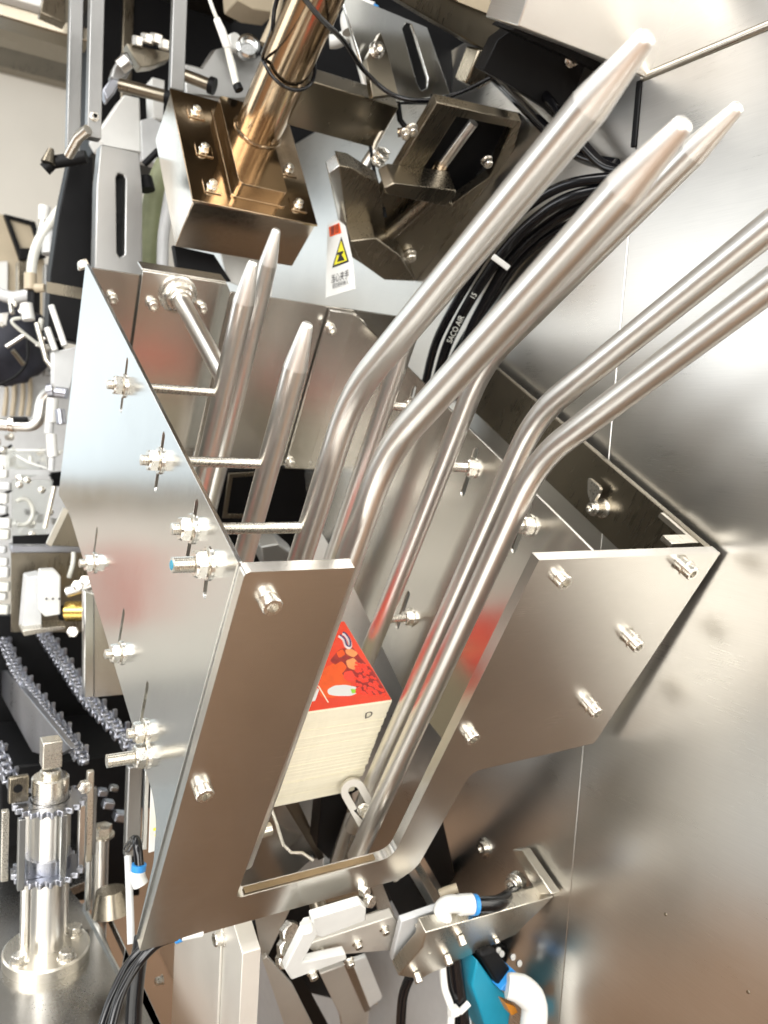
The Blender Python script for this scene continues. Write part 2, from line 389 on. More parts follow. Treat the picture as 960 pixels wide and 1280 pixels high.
t.part('sensor_plate', M().prism([(58,-6,0),(160,-6,0),(166,3,0),(166,232,0),(64,232,0)], 2, 538, 541), 'plate', bevel=.6)
t.part('plate_flange', M().box((58, -7.5, 541.5), (160, -4.5, 566)), 'plate', bevel=.5)
t.part('back_plate', M().prism(rounded([(158,-4,0),(414,-4,0),(414,236,0),(158,236,0)], 2, 3), 2, 516, 519), 'plate', bevel=.6, label='back plate behind the short rods')
t.part('back_flange', M().prism([(290,-2,514),(330,-2,514),(330,236,514),(290,236,514)], 2, 508, 513), 'plate', bevel=.6)
# front bolts; the right row stands on spacers
for x, y in ((336, 750), (253, 985)):
    p = pl('B', 2, -10.5, x, y); cap_bolt(t, p, (0, 0, -1), 7.6, 8.5, False)
for x, y in ((700, 722), (587, 917)):
    p = pl('B', 2, -10.5, x, y); cap_bolt(t, p, (0, 0, -1), 7.2, 8.5, False)
for x, y in ((853, 706), (787, 797), (736, 880)):
    p = pl('B', 2, -10.5, x, y); s = fast(t, 'spacer', p, (0, 0, -1), 7.4, 5); 
    b = fast(t, 'cap', p+np.array([0, 0, -6.4]), (0, 0, -1), 7.0, 8.5, s); fast(t, 'washer', p+np.array([0, 0, -5]), (0, 0, -1), 8.8, 1.4, s)
# back plate bolts (heads towards the viewer)
for x, y, w, r in ((140, 372, 545, 5), (190, 380, 538, 6), (252, 384, 538, 5), (412, 410, 508, 6), (450, 405, 516, 5), (362, 576, 508, 5.5), (388, 575, 516, 5)):
    p = pl('B', 2, w, x, y); cap_bolt(t, p, (0, 0, -1), r, 9)
# sensor fitting and its angled tube
p = pl('B', 2, 538, 222, 368)
fast(t, 'washer', p, (0, 0, -1), 23, 3)
fast(t, 'nut', p+np.array([0, 0, -3]), (0, 0, -1), 20, 10)
fast(t, 'nut', p+np.array([0, 0, -14]), (0, 0, -1), 15, 8)
q = p+np.array([0, 0, -14]); e = dp('B', .87, 283, 478)
t.part('sensor_tube', M().tube(arc_corner([q+np.array([0, 0, 60]), q, e], 4), 10, 18), 'rod')
# bolts holding the retaining rods and hardware on the plates
for w, v, L in ((45, 36, 16), (73, 271, 24)):
    fast(t, 'washer', (-1.5, v, w), (-1, 0, 0), 12.5, 1.8); fast(t, 'nut', (-3.3, v, w), (-1, 0, 0), 11, 9); fast(t, 'stud', (-12.3, v, w), (-1, 0, 0), 6, L)
o = t.part('paint_mark', M().lathe((-28.2, 36, 45), (-1, 0, 0), [(0, 3.8), (.5, 3.2)], 14), 'teal')
p = np.array([480, 45, 131.])
fast(t, 'washer', p, (-1, 0, 0), 11, 2); fast(t, 'spacer', p+np.array([-2, 0, 0]), (-1, 0, 0), 8.6, 14); fast(t, 'cap', p+np.array([-16, 0, 0]), (-1, 0, 0), 6, 5)
m = M().prism(rounded([(0,22,136),(0,22,160),(0,38,150),(0,46,136)], 0, 5), 0, 468, 472); t.part('latch', m, 'bolt', bevel=1)

# ================================================================ guide rods
RODS = 'guide rods holding the carton stack'
def rod(label, u, w, v_low, bend, tip, r=10.5, studs=(), mirror=False, cone=42, straight=None):
    g = T('guide_rod', label, 'rod', 'B', (u, v_low, w), RODS)
    low = np.array([u, v_low, w], float)
    if straight is None:
        b = np.array([u, bend, w], float); tp = np.array([u, *tip], float)
        d = nrm(tp-b); base = tp-d*cone
        g.part('shaft', M().tube(arc_corner([low, b, base], 36, 10), r, 28), 'rod')
    else:
        tp = np.array([u, straight, w], float); d = np.array([0, -1., 0]); base = tp-d*cone
        g.part('shaft', M().tube([low, base], r, 28), 'rod')
    rt = r*.47
    g.part('tip', M().lathe(base, d, [(0, r), (.6, r*1.0), (cone-4, rt*1.06), (cone-1.6, rt*.92), (cone-.4, rt*.6), (cone, rt*.2)], 28), 'tip', sharp=60)
    s = 1 if mirror else -1
    for v, w_s, wall in studs:
        a = np.array([u+s*(r-1.5), v, w]); L = abs(wall-(u+s*(r-1.5)))
        st = fast(g, 'stud', a, (s, 0, 0), 4.8, L+ (18 if not mirror else 14))
        if mirror: fast(g, 'nut', (wall-2-8, v, w), (s, 0, 0), 9.4, 8, st); fast(g, 'washer', (wall-3.2, v, w), (s, 0, 0), 11.2, 1.6, st)
        else: fast(g, 'nut', (wall-3.6, v, w), (s, 0, 0), 9.8, 8.5, st); fast(g, 'washer', (wall-1.6, v, w), (s, 0, 0), 11.8, 2, st)
    return g
rod('bent steel guide rod reaching highest, its tip at the top of the photo', 98, 87, 415, -88, (-356, -66), studs=((35, 87, 0), (256, 87, 0)))
rod('bent steel guide rod in front, crossing the top corner of the cut-out front plate', 107, 33, 405, -72, (-328, -102))
rod('short straight guide rod with white tip, held by the middle upper stud', 98, 187, 415, 0, 0, straight=-102, studs=((36, 187, 0), (255, 187, 0)))
rod('short straight guide rod held by the rearmost upper stud beside the sensor tube', 98, 327, 415, 0, 0, straight=-103, studs=((38, 327, 0), (253, 327, 0)))
rod('short straight guide rod standing behind another one, below the bronze box', 176, 470, 300, 0, 0, straight=-100)
rod('thinner looking bent guide rod whose tip sticks out behind the front pair', 288, 185, 415, -85, (-350, 34), studs=((31, 185, 328), (237, 190, 328)), mirror=True)
rod('rearmost bent guide rod, mostly hidden behind the highest one', 290, 323, 415, -85, (-350, 172), studs=((35, 323, 328),), mirror=True)
rod('bent guide rod leaving the right edge of the photo, the left one of the pair', 276, 80, 468, -86, (-345, -76), studs=((30, 80, 328),), mirror=True)
rod('bent guide rod leaving the right edge of the photo, the right one of the pair', 259, 40, 462, -66, (-330, -116))

# ================================================================ cartons
W0, W1, UL, UR, VT = 95.0, 222.0, 92.0, 266.0, 270.0
cm_ = M().box((UL, 0, W0), (UR, 1.595, W1)).mesh('flat_carton', 'cream', ((UL+UR)/2, 0, (W0+W1)/2))
N = 96
for k in range(1, N):
    v = VT+k*1.6
    o = bpy.data.objects.new('flat_carton', cm_); COL.objects.link(o)
    sk = (k/N)**2*4; p = np.array([(UL+UR)/2+random.gauss(0, .6)+k/N*5, v, (W0+W1)/2+random.gauss(0, .10)+(.7 if k % 17 == 0 else 0)+(sk if k > 76 else 0)])
    mt = (ROT['B'] @ Matrix.Rotation(random.gauss(0, .002), 3, 'Y')).to_4x4(); mt.translation = world('B', p); o.matrix_world = mt
    o['label'] = 'cream flat carton lying under the red carton, part of its pale edge showing'; o['category'] = 'carton'; o['group'] = 'flat cartons stacked in the magazine'
t = T('flat_carton', 'red printed flat carton with food pictures, topmost of the stack', 'carton', 'B', ((UL+UR)/2, VT+1, (W0+W1)/2), 'flat cartons stacked in the magazine')
t.part('board', M().box((UL, VT, W0), (UR, VT+1.2, W1)), 'cream')
t.part('printed_face', M().box((UL, VT-.25, W0+.3), (UR-.3, VT-.02, W1)), 'red')
def art(name, mat, pts, h=.3, rad=0):
    p = onp('B', 1, VT-.3, pts)
    if rad: p = rounded(p, 1, rad)
    return t.part(name, M().prism(p, 1, VT-.26-h*.3, VT-.2), mat)
art('orange_patch', 'orange', [(398,858),(405,835),(420,828),(432,838),(440,858),(420,872),(400,872)], .3, 6)
art('dark_patch', 'dark_red', [(412,826),(424,812),(440,808),(452,824),(466,838),(483,866),(470,869),(446,864),(444,846),(430,846),(424,834)], .35, 4)
for pts in ([(417,832),(427,826),(434,834),(428,842),(419,840)], [(432,826),(442,822),(450,831),(444,838),(435,835)], [(430,840),(440,838),(445,848),(437,853),(429,848)], [(420,816),(428,811),(432,818),(424,823)]):
    art('fruit_slice', random.choice(['berry', 'orange', 'peach']), pts, .5, 3)
art('orange_slice', 'peach', [(431,812),(440,811),(448,817),(442,822),(433,818)], .6, 3)
p0 = pl('B', 1, VT-.3, 466, 846); k = 0
mm = M()
for i in range(110):
    x = random.uniform(444, 484); y = random.uniform(828, 868)
    p = pl('B', 1, VT-.3, x, y); r = random.uniform(1.9, 3.2)
    if p[0]+r > UR-1 or p[2]-r < W0+1: continue
    mm.lathe(p, (0, -1, 0), [(0, r), (.5, r*.9), (1.0, r*.45)], 10)
t.part('printed_berries', mm, 'berry', kind='stuff')
art('logo_oval', 'white', [(409,862),(418,857),(432,856),(446,859),(448,866),(438,870),(420,870),(410,868)], .6, 3)
art('logo_leaf', 'green', [(438,861),(445,862),(446,866),(440,867)], .8, 1.5)
art('white_stripe', 'white', [(391,872),(397,860),(399,862),(394,876),(389,877)], .5)
art('white_line', 'cream', [(397,857),(398.5,857),(411,878),(409.5,878)], .5)
w_ = [pl('B', 1, VT-.8, x, y) for x, y in ((424,795),(430,800),(433,808),(437,809),(437,802),(432,794),(428,792))]
t.part('script_letter', M().tube(spline(w_, 5), 2.3, 8), 'white'); 
w_ = [p+np.array([0, -1.6, 0]) for p in w_]
t.part('script_letter', M().tube(spline(w_, 5), 1.2, 8), 'navy')
# the blank glue flap of the topmost carton, with its printed mark
t.part('glue_flap', M().box((UL, VT+1.3, W0-.9), (UR, VT+15, W0-.1)), 'cream')
put_text(t, text_mesh('D', .0135, mat='ink'), pl('B', 2, W0-1.1, 461, 893), (1, -.25, 0), (.25, 1, 0))
t.part('ink_dot', M().lathe(pl('B', 2, W0-.9, 489, 895), (0, 0, -1), [(0, .8), (.2, .8)], 8), 'ink')
# slotted lip that stops the lowest carton
t = T('stop_lip', 'small oblong slotted steel lip below the carton stack', 'bracket', 'B')
a, b = pl('B', 2, 70, 444.5, 995), pl('B', 2, 70, 456.5, 1014); d = nrm(b-a); n = np.array([-d[1], d[0], 0])
def caps(a, b, r, k=8):
    P = []
    for i in range(k+1): q = math.pi*i/k; P.append(a-d*r*math.sin(q)+n*r*math.cos(q))
    for i in range(k+1): q = math.pi*i/k; P.append(b+d*r*math.sin(q)-n*r*math.cos(q))
    return P
lm = M().prism(caps(a, b, 14), 2, 64, 70, [caps(a, b, 5.6)]); mid = (a+b)/2; th = math.radians(34)
def tilt(p): 
    q = np.array(p, float)-mid; s_ = q.dot(d); z = q[2]; r_ = q-d*s_-np.array([0, 0, z]); return mid+r_+d*(s_*math.cos(th)+z*math.sin(th))+np.array([0, 0, z*math.cos(th)-s_*math.sin(th)])
lm.v = [tuple(tilt(p)) for p in lm.v]
t.part('lip_plate', lm, 'alu', bevel=1.2); dn = tilt(mid+np.array([0, 0, -1]))-tilt(mid)
t.part('lip_bar', M().obox((a+b)/2+d*6+np.array([0, 4, 58]), [d, n, (0,0,1)], (20, 10, 26)), 'black', bevel=2)
cap_bolt(t, tilt(mid+d*5+np.array([0, 0, -6])), tuple(np.round(dn, 4)), 6, 9)

t = T('dark_opening_block', 'black block for the dark opening below the back plates, behind the short rods', 'machine part', 'B')
t.part('body_block', plate('B', 2, 560, 60, [(284,588),(384,584),(392,640),(372,760),(262,760),(262,650)]), 'black', bevel=3)  # shade of the opening put in as a black block
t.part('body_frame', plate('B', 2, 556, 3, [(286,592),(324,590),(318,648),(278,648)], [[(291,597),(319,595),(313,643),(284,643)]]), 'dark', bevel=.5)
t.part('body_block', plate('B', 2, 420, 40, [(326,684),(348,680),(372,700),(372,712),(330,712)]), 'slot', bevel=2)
# ================================================================ bronze hood with pipe and arm (frame H)
t = T('suction_hood', 'bronze tinted steel box with a thick pipe rising from its lid', 'machine part', 'H', (190, 330, 640))
c0 = dp('H', 1.0, 242, 250); u0, v0, w0 = c0
r_ = pl('H', 1, v0, 393, 275); u1 = r_[0]; bk = pl('H', 1, v0, 214, 113); w1 = bk[2]
vb = pl('H', 2, w0, 218, 308)[1]
t.part('box', M().box((u0, v0+1.5, w0), (u1, vb, w1)), 'bronze', bevel=1.5)
t.part('lid', M().box((u0-2, v0-1.5, w0-2), (u1+2, v0+1.2, w1+2)), 'gold', bevel=.8)
ci = [pl('H', 1, v0, x, y) for x, y in ((292, 245), (352, 258), (332, 118), (268, 112))]
ua, ub = ci[0][0], ci[1][0]; wa = ci[0][2]; wb = w1-14
t.part('flange', M().prism(rounded([(ua,0,wa),(ub,0,wa),(ub,0,wb),(ua,0,wb)], 1, 8), 1, v0-22, v0-1.6), 'gold', bevel=3, seg=3)
t.part('flange_rim', M().prism(rounded([(ua-5,0,wa-5),(ub+5,0,wa-5),(ub+5,0,wb),(ua-5,0,wb)], 1, 8), 1, v0-4, v0-1.4), 'gold', bevel=1)
pc = pl('H', 1, v0-22, 322, 164)
t.part('pipe', M().cyl(pc, pc+np.array([0, -330, 0]), 30, n=40), 'gold')
t.part('weld_ring', M().tube([pc+np.array([30.5*math.cos(a), -1, 30.5*math.sin(a)]) for a in np.linspace(0, 2*math.pi, 33)], 2.2, 8), 'gold')
for k, f in enumerate((.14, .47, .82)):
    for uu in ((u0+ua)/2-1, (ub+u1)/2+1):
        if uu > ub and k == 2: continue
        ww = w0+(w1-w0)*f
        pd = t.part('screw_pad', M().box((uu-11, v0-3.2, ww-11), (uu+11, v0-1.4, ww+11)), 'gold', bevel=.6)
        cap_bolt(t, (uu, v0-3.2, ww), (0, -1, 0), 5.2, 6)
arm0 = pl('H', 2, pc[2], 352, 118); arm1 = pl('H', 2, pc[2], 500, 163)
t.part('arm', M().box((arm0[0]-8, arm0[1]-38, pc[2]-14), (arm0[0]+150, arm0[1]+30, pc[2]+14)), 'dark', bevel=1.5)
t.part('arm_clamp', M().box((arm0[0]-6, arm0[1]-46, pc[2]-19), (arm0[0]+2, arm0[1]+38, pc[2]+19)), 'gold', bevel=2)

# sensor cable standing on the lid
t = T('sensor_cable', 'thin white sensor cable with cream sleeve running down to the bronze box', 'cable', 'W')
t.part('cable', M().tube(spline(ppx('W', [(255,-25,1.06),(264,5,1.06),(273,28,1.07)]), 6), 2.6, 10), 'milky')
t.part('sleeve', M().tube(ppx('W', [(271,24,1.07),(277,38,1.07),(284,58,1.08)]), [4.5, 5.5, 5.5], 14), 'white')
t.part('sleeve', M().tube(ppx('W', [(284,60,1.08),(290,82,1.09),(296,108,1.09)]), [4.2, 5.2, 4.6], 14), 'milky')
t.part('plug', M().tube(ppx('W', [(296,106,1.09),(299,113,1.09)]), 6, 12), 'black')

# thin black cable looped round the pipe
t = T('black_cable', 'thin black cable looped round the bronze pipe and hanging to the slotted plate', 'cable', 'H')
rr = 35
loop = [pc+np.array([rr*math.cos(a), -108-14*math.sin(a), rr*math.sin(a)]) for a in np.linspace(math.pi*.95, math.pi*2.15, 14)]
up = ppx('H', [(352,-20,.86),(343,12,.88),(340,38,.90)])
t.part('cable', M().tube(spline(up+loop[1:], 3), 2.4, 10), 'gloss')
t.part('cable', M().tube(spline(ppx('H', [(372,-12,.80),(400,22,.88),(430,52,.95),(455,88,1.0),(490,118,1.02),(530,126,1.03),(570,118,1.05),(612,98,1.05)]), 8), 3.0, 10), 'gloss')

# ================================================================ sealing bracket assembly in the upper middle (frame H)
t = T('sealing_bracket', 'dark steel bracket with a rectangular window behind the bent rods', 'bracket', 'H')
_q = pl('W', 0, 482, 652, 152); wq = float((FR['H'] @ FR['W'].T @ _q)[2])
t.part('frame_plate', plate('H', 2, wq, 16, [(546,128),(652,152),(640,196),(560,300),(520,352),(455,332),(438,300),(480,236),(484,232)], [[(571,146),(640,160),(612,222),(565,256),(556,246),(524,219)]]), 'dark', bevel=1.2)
t.part('window_back', plate('H', 2, wq+30, 4, [(540,120),(680,150),(640,300),(500,260)]), 'black')  # black sheet, shade behind the window put into its colour
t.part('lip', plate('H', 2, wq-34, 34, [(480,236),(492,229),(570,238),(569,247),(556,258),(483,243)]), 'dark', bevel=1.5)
t.part('pull_rod', M().tube(onp('H', 2, wq+14, [(592,153),(572,180),(549,212)]), 6.5, 16), 'rod')
t.part('knuckle', M().tube(onp('H', 2, wq+8, [(551,208),(543,221)]), 10, 12), 'gold')
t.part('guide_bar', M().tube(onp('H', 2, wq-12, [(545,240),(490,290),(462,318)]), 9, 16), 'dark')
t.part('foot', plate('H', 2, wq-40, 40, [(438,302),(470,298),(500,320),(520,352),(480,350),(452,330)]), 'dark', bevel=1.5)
for x, y, r in ((512, 318, 8), (608, 200, 6), (514, 160, 6), (505, 165, 5)):
    p = pl('H', 2, wq-1, x, y); cap_bolt(t, p, (0, 0, -1), r, 8)
t = T('swing_link', 'dark steel link with a bright narrow edge beside the warning sticker', 'bracket', 'H')
wz = dp('H', 1.10, 450, 270)[2]
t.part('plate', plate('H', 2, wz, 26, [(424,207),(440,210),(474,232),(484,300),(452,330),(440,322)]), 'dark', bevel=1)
t.part('edge_face', plate('H', 2, wz+3, 20, [(411,217),(424,207),(440,322),(432,318)]), 'side', bevel=.8)  # bright lit side face drawn as a paler steel strip
t.part('clevis_rod', M().tube(ppx('H', [(468,190,1.12),(455,210,1.12),(440,233,1.12)]), 8, 16), 'rod')
t.part('spring', M().tube([dp('H', 1.10, 476, 196)+np.array([9*math.cos(k*1.1), k*.55-8, 9*math.sin(k*1.1)]) for k in range(36)], 1.6, 6), 'bolt')
t = T('adjusting_link', 'slim black rod link with a brass coloured end on the dark bracket', 'link', 'H')
t.part('link_rod', M().tube(ppx('H', [(497,128,1.12),(500,150,1.12),(510,163,1.12)]), 4, 10), 'black')
t.part('link_end', M().tube(ppx('H', [(497,166,1.11),(516,164,1.11)]), 6, 12), 'gold')
t.part('flat_link', M().tube(ppx('H', [(497,130,1.12),(470,178,1.12),(466,190,1.12)]), 4, 8), 'edge')
t.part('wire', M().tube(spline(ppx('H', [(463,183,1.11),(468,215,1.11),(477,250,1.11),(482,272,1.11)]), 5), 2.4, 8), 'black')

t = T('slotted_plate', 'pale upright steel plate with one long black slot at top centre', 'bracket', 'W')
ws = pl('W', 0, 470, 563, 118)[2]
t.part('plate', plate('W', 2, ws, 5, [(424,-12),(534,34),(563,118),(490,128),(452,80)], [caps(pl('W', 2, ws, 511, 38), pl('W', 2, ws, 528, 104), 9) if False else [(503,36),(508,28),(514,30),(519,44),(535,98),(534,110),(527,113),(522,106)]]), 'side', bevel=1)
t.part('slot_back', plate('W', 2, ws+40, 3, [(480,10),(560,10),(570,130),(500,130)]), 'black')  # black sheet so the slot reads as dark shade
t.part('gusset', plate('W', 2, ws-24, 10, [(476,40),(484,62),(498,118),(466,122),(458,74)]), 'dark', bevel=1)
p = pl('W', 2, ws-25, 470, 63); cap_bolt(t, p, (0, 0, -1), 8, 8)
t = T('air_cylinder', 'small steel air cylinder with a white elbow fitting at the top edge', 'cylinder', 'W')
t.part('cylinder_tube', M().tube(ppx('W', [(443,32,1.1),(452,66,1.11),(463,108,1.12)]), 11, 20), 'rod')
t.part('elbow', M().tube(spline(ppx('W', [(438,40,1.09),(436,22,1.09),(448,10,1.09),(466,14,1.09)]), 5), 11, 16), 'white')
t.part('collar', M().tube(ppx('W', [(462,12,1.09),(470,16,1.09)]), 9, 16), 'blue')
t = T('white_sleeve', 'white plastic hose sleeve curving behind the bronze pipe', 'hose', 'W')
t.part('sleeve_body', M().tube(spline(ppx('W', [(478,20,1.14),(455,32,1.14),(425,50,1.14),(412,52,1.14)]), 5), 9, 16), 'white')
t = T('top_beam', 'brown shaded steel beam crossing under the top edge of the photo', 'beam', 'B')
wt = dp('B', 1.0, 560, 20)[2]
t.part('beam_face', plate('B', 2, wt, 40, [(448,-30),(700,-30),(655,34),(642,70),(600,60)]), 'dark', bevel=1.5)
t.part('pale_panel', plate('B', 2, wt-12, 8, [(540,-30),(700,-30),(650,33),(572,2)]), 'tan', bevel=1)
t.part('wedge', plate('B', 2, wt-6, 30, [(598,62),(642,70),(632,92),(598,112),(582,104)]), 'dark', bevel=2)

# ================================================================ control box on the cabinet, top right (frame B)
t = T('control_box', 'beige grey sheet steel box at the top right corner above the rods', 'box', 'B')
wc = pl('B', 0, 494, 842, 15)[2]
t.part('front_cover', plate('B', 2, wc, 60, [(647,33),(660,-4),(676,-60),(900,-60),(866,0),(826,82),(812,100),(757,75)]), 'sheet', bevel=1.5)
t.part('cover_lip', plate('B', 2, wc+62, 40, [(640,38),(650,30),(800,92),(790,108)]), 'black')
t = T('cable_duct', 'black sheet metal cable duct with one screw below the beige box', 'duct', 'B')
t.part('duct_plate', plate('B', 2, wc+110, 20, [(622,50),(646,32),(756,74),(800,96),(797,172),(772,186),(748,196),(690,140),(640,108),(604,88)]), 'black', bevel=1)
p = pl('B', 2, wc+109, 714, 74); cap_bolt(t, p, (0, 0, -1), 7, 5)
p1 = plate('B', 2, wc+70, 6, [(766,178),(790,140),(795,168),(784,186)]); t.part('duct_flap', p1, 'black')

# ================================================================ added canopy, out of view, shading the upper mechanism
t = T('shade_canopy', 'added sheet steel canopy, out of view, shading the sealing mechanism', 'canopy', 'W')
t.part('canopy_sheet', M().box((-160, -1010, 330), (494, -995, 1900)), 'dark', bevel=1)
t = T('white_cover_plate', 'white sheet and black bracket under the bronze box, behind the short rods', 'plate', 'W')
wl = dp('W', 1.2, 310, 330)[2]
t.part('cover_sheet', plate('W', 2, wl, 4, [(274,310),(344,318),(340,372),(286,352)]), 'white', bevel=.8)
t.part('cover_bracket', plate('W', 2, wl-14, 10, [(216,306),(268,318),(290,352),(222,344)]), 'black', bevel=2)

# ================================================================ warning sticker
t = T('warning_sticker', 'white warning sticker with orange header and yellow black-edged triangle', 'sticker', 'W')
us = dp('W', 1.10, 425, 320)[0]
t.part('sticker_sheet', plate('W', 0, us, 1.0, [(409.5,281),(423,275),(431,282),(441,330),(443.5,361),(407,372.5)]), 'white')
t.part('header', plate('W', 0, us-.6, .4, [(411,284),(424,278.5),(426.5,291),(412,296)]), 'orange')
tri = [(426.5,296),(436,327),(415,335)]; t.part('triangle_border', plate('W', 0, us-.6, .4, tri), 'ink')
t.part('triangle', plate('W', 0, us-1.1, .4, [(426.2,301),(433.5,325.5),(417.5,331.5)]), 'yellow')
t.part('pictogram', plate('W', 0, us-1.6, .4, [(421,327.5),(423.5,321),(424,318.5),(420,318.8),(422.5,315.5),(429,313.5),(428.5,316.5),(426.5,318),(428.5,321),(430.5,325)]), 'ink')
h_ = pl('W', 0, us, 441, 361)-pl('W', 0, us, 409, 371); h_ = nrm([0, h_[1]*.6, h_[2]]); vv = nrm(np.cross([1, 0, 0], h_))
for body, size, x, y, nm in (('警告', .0125, 418.5, 287.5, 'header_text'), ('当心夹手', .0125, 424.5, 346.5, 'warning_text'), ('请勿将手伸入', .0075, 425, 355.5, 'small_text')):
    put_text(t, text_mesh(body, size), pl('W', 0, us-1.3, x, y), h_, -vv if vv[1] > 0 else vv, name=nm)

# ================================================================ black air hoses (right centre)
HG = 'black air hoses bundled behind the rods'
def hug(pts): return [pl('W', 0, 500-off, x, y) for x, y, off in pts]
hs = [('black air hose with white printed lettering along it', 7.0, [(540,500,14),(556,440,26),(574,400,34),(600,356,40),(627,318,44),(662,280,46),(706,250,44),(760,236,30),(800,236,20)]),
      ('black air hose at the right side of the bundle', 7.0, [(560,500,10),(576,446,14),(592,404,18),(615,362,22),(635,328,26),(666,296,26),(712,264,24),(765,246,16),(800,244,12)]),
      ('black air hose at the left side of the bundle', 6.0, [(528,496,30),(541,440,40),(556,404,46),(588,348,50),(618,302,54),(655,262,54),(705,232,50),(765,222,36),(800,222,30)]),
      ('black air hose dipping lowest behind the front rods', 6.0, [(545,505,8),(566,450,8),(590,408,9),(616,372,9),(645,330,10),(678,300,10),(718,278,10),(770,262,9),(805,258,9)])]
for lab, r, pts in hs:
    g = T('air_hose', lab, 'hose', 'W', None, HG)
    g.part('hose_tube', M().tube(spline(hug(pts), 8), r, 14), 'gloss')
    if 'lettering' in lab:
        for body, (x, y, off), (xa, ya, oa), (xb, yb, ob), s in (('SACO AIR', (569.5, 412, 40), (556, 440, 33), (582, 387, 44), 0.0108), ('15', (592, 370, 45), (585, 382, 43), (600, 356, 47), 0.010)):
            c_, A_, B_ = hug([(x, y, off), (xa, ya, oa), (xb, yb, ob)])
            cv = FR['W'] @ nrm(ray(x, y)); dr = nrm(B_-A_); yd = nrm(np.cross(dr, cv))
            if np.dot(np.cross(dr, yd), cv) > 0: yd = -yd
            put_text(g, text_mesh(body, s, mat='milky'), c_, dr, yd)
for k, (lab, r, pts) in enumerate([('glossy black cable coming out of the duct, upper one', 6, [(640,70,40),(665,100,40),(690,130,38),(720,170,34),(752,205,30),(780,214,26)]),
      ('glossy black cable coming out of the duct, lower one', 7, [(606,84,30),(650,128,30),(690,168,26),(728,196,22),(770,206,18)])]):
    g = T('black_cable', lab, 'cable', 'W', None, 'cables below the duct'); g.part('cable_jacket', M().tube(spline(hug(pts), 7), r, 12), 'gloss')
a, b, tc_ = hug([(618,322,64),(634,334,40),(626,328,58)])
t = T('cable_tie', 'white cable tie round the black hose bundle', 'cable tie', 'W'); 
t.part('strap', M().obox(tc_, [b-a, np.cross(b-a, FR['W'] @ ray(626, 328)), FR['W'] @ ray(626, 328)], (16, 3.6, 3)), 'white', bevel=1)
# ================================================================ left background, upper (frame W)
def post(t, name, xt, yt, xb, yb, d, wpx, th, mat, bevel=1.2):
    a = dp('W', d, xt, yt); b = dp('W', d, xb, yb); hw = wpx*d/FPX*1000/2/.85
    return t.part(name, M().box(((a[0]+b[0])/2-hw*.8, min(a[1], b[1]), b[2]), ((a[0]+b[0])/2+hw*.8, max(a[1], b[1]), b[2]+th)), mat, bevel=bevel)
PG = 'grey steel uprights at the upper left'
t = T('machine_post', 'leftmost grey steel upright against the cream wall, with a dark foot', 'post', 'W', None, PG)
post(t, 'post_bar', 92, -30, 91, 203, 1.18, 17, 14, 'post')
t.part('foot_clamp', M().tube(ppx('W', [(56,212,1.17),(66,203,1.17),(108,196,1.17)]), 9, 12), 'black')
t.part('foot_knob', M().tube(ppx('W', [(64,186,1.16),(60,204,1.16)]), [4, 10], 12), 'dark')
t = T('machine_post', 'grey steel upright with one screw near its lower end', 'post', 'W', None, PG)
post(t, 'post_bar', 119, -30, 117, 172, 1.1, 18, 18, 'post')
cap_bolt(t, np.array(dp('W', 1.098, 118, 146)), (0, 0, -1), 5, 4)
t.part('bent_handle', M().tube(ppx('W', [(110,162,1.09),(98,172,1.10),(86,194,1.12)]), 7, 10), 'edge')
t = T('machine_post', 'grey steel upright ending at the corner of the bronze box', 'post', 'W', None, PG)
post(t, 'post_bar', 223, -30, 221, 112, 1.14, 19, 12, 'post')
t = T('dark_interior_box', 'black box for the dark machine interior behind the grey uprights', 'housing', 'W')
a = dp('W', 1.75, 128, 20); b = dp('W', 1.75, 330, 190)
t.part('housing_body', M().box((a[0], a[1]-300, a[2]), (b[0]+700, b[1]+0, a[2]+300)), 'black', bevel=3)  # black backdrop, shade of the machine interior put into its colour
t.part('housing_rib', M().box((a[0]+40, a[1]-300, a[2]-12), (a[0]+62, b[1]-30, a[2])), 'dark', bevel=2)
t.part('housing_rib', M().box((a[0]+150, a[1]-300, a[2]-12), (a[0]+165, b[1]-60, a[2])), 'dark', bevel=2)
t = T('ceiling_bracket', 'dark sloping steel beam crossing the top left corner', 'beam', 'W')
t.part('beam_bar', M().obox(dp('W', 1.6, 36, 30), [dp('W', 1.6, 76, 43)-dp('W', 1.6, -30, 12), (0, 1, 0), (0, 0, 1)], (120, 13, 30)), 'dark', bevel=3)
t.part('beam_lamp', M().obox(dp('W', 1.58, 20, 4), [dp('W', 1.6, 76, 43)-dp('W', 1.6, -30, 12), (0, 1, 0), (0, 0, 1)], (60, 10, 40)), 'white', bevel=3)
t.part('beam_end', plate('W', 2, dp('W', 1.5, 65, 10)[2], 30, [(58,-20),(82,-20),(82,30),(50,16)]), 'dark', bevel=2)
t = T('clamp_bracket', 'wedge shaped steel clamp carrying four hex nuts between the uprights', 'clamp', 'W')
wk = dp('W', 1.3, 180, 70)[2]
t.part('wedge_plate', plate('W', 2, wk, 26, [(158,54),(214,66),(212,74),(192,82),(176,84),(166,70)]), 'dark', bevel=1.2)
for x, y, r in ((172, 53, 9), (184, 50, 11), (195, 50, 11), (205, 57, 9)):
    fast(t, 'nut', dp('W', 1.29, x, y+5), (0, -1, -.25), r, 14)
t.part('jaw', plate('W', 2, wk-8, 20, [(142,84),(152,66),(160,64),(168,80),(160,96),(148,104),(138,96)]), 'post', bevel=3)
t.part('jaw', plate('W', 2, wk-20, 20, [(128,112),(140,96),(152,100),(144,116),(134,128)]), 'chain', bevel=3)
t.part('pin', M().tube(ppx('W', [(150,84,1.27),(160,76,1.27)]), 11, 14), 'rod')
RG = 'dark rollers between the uprights'
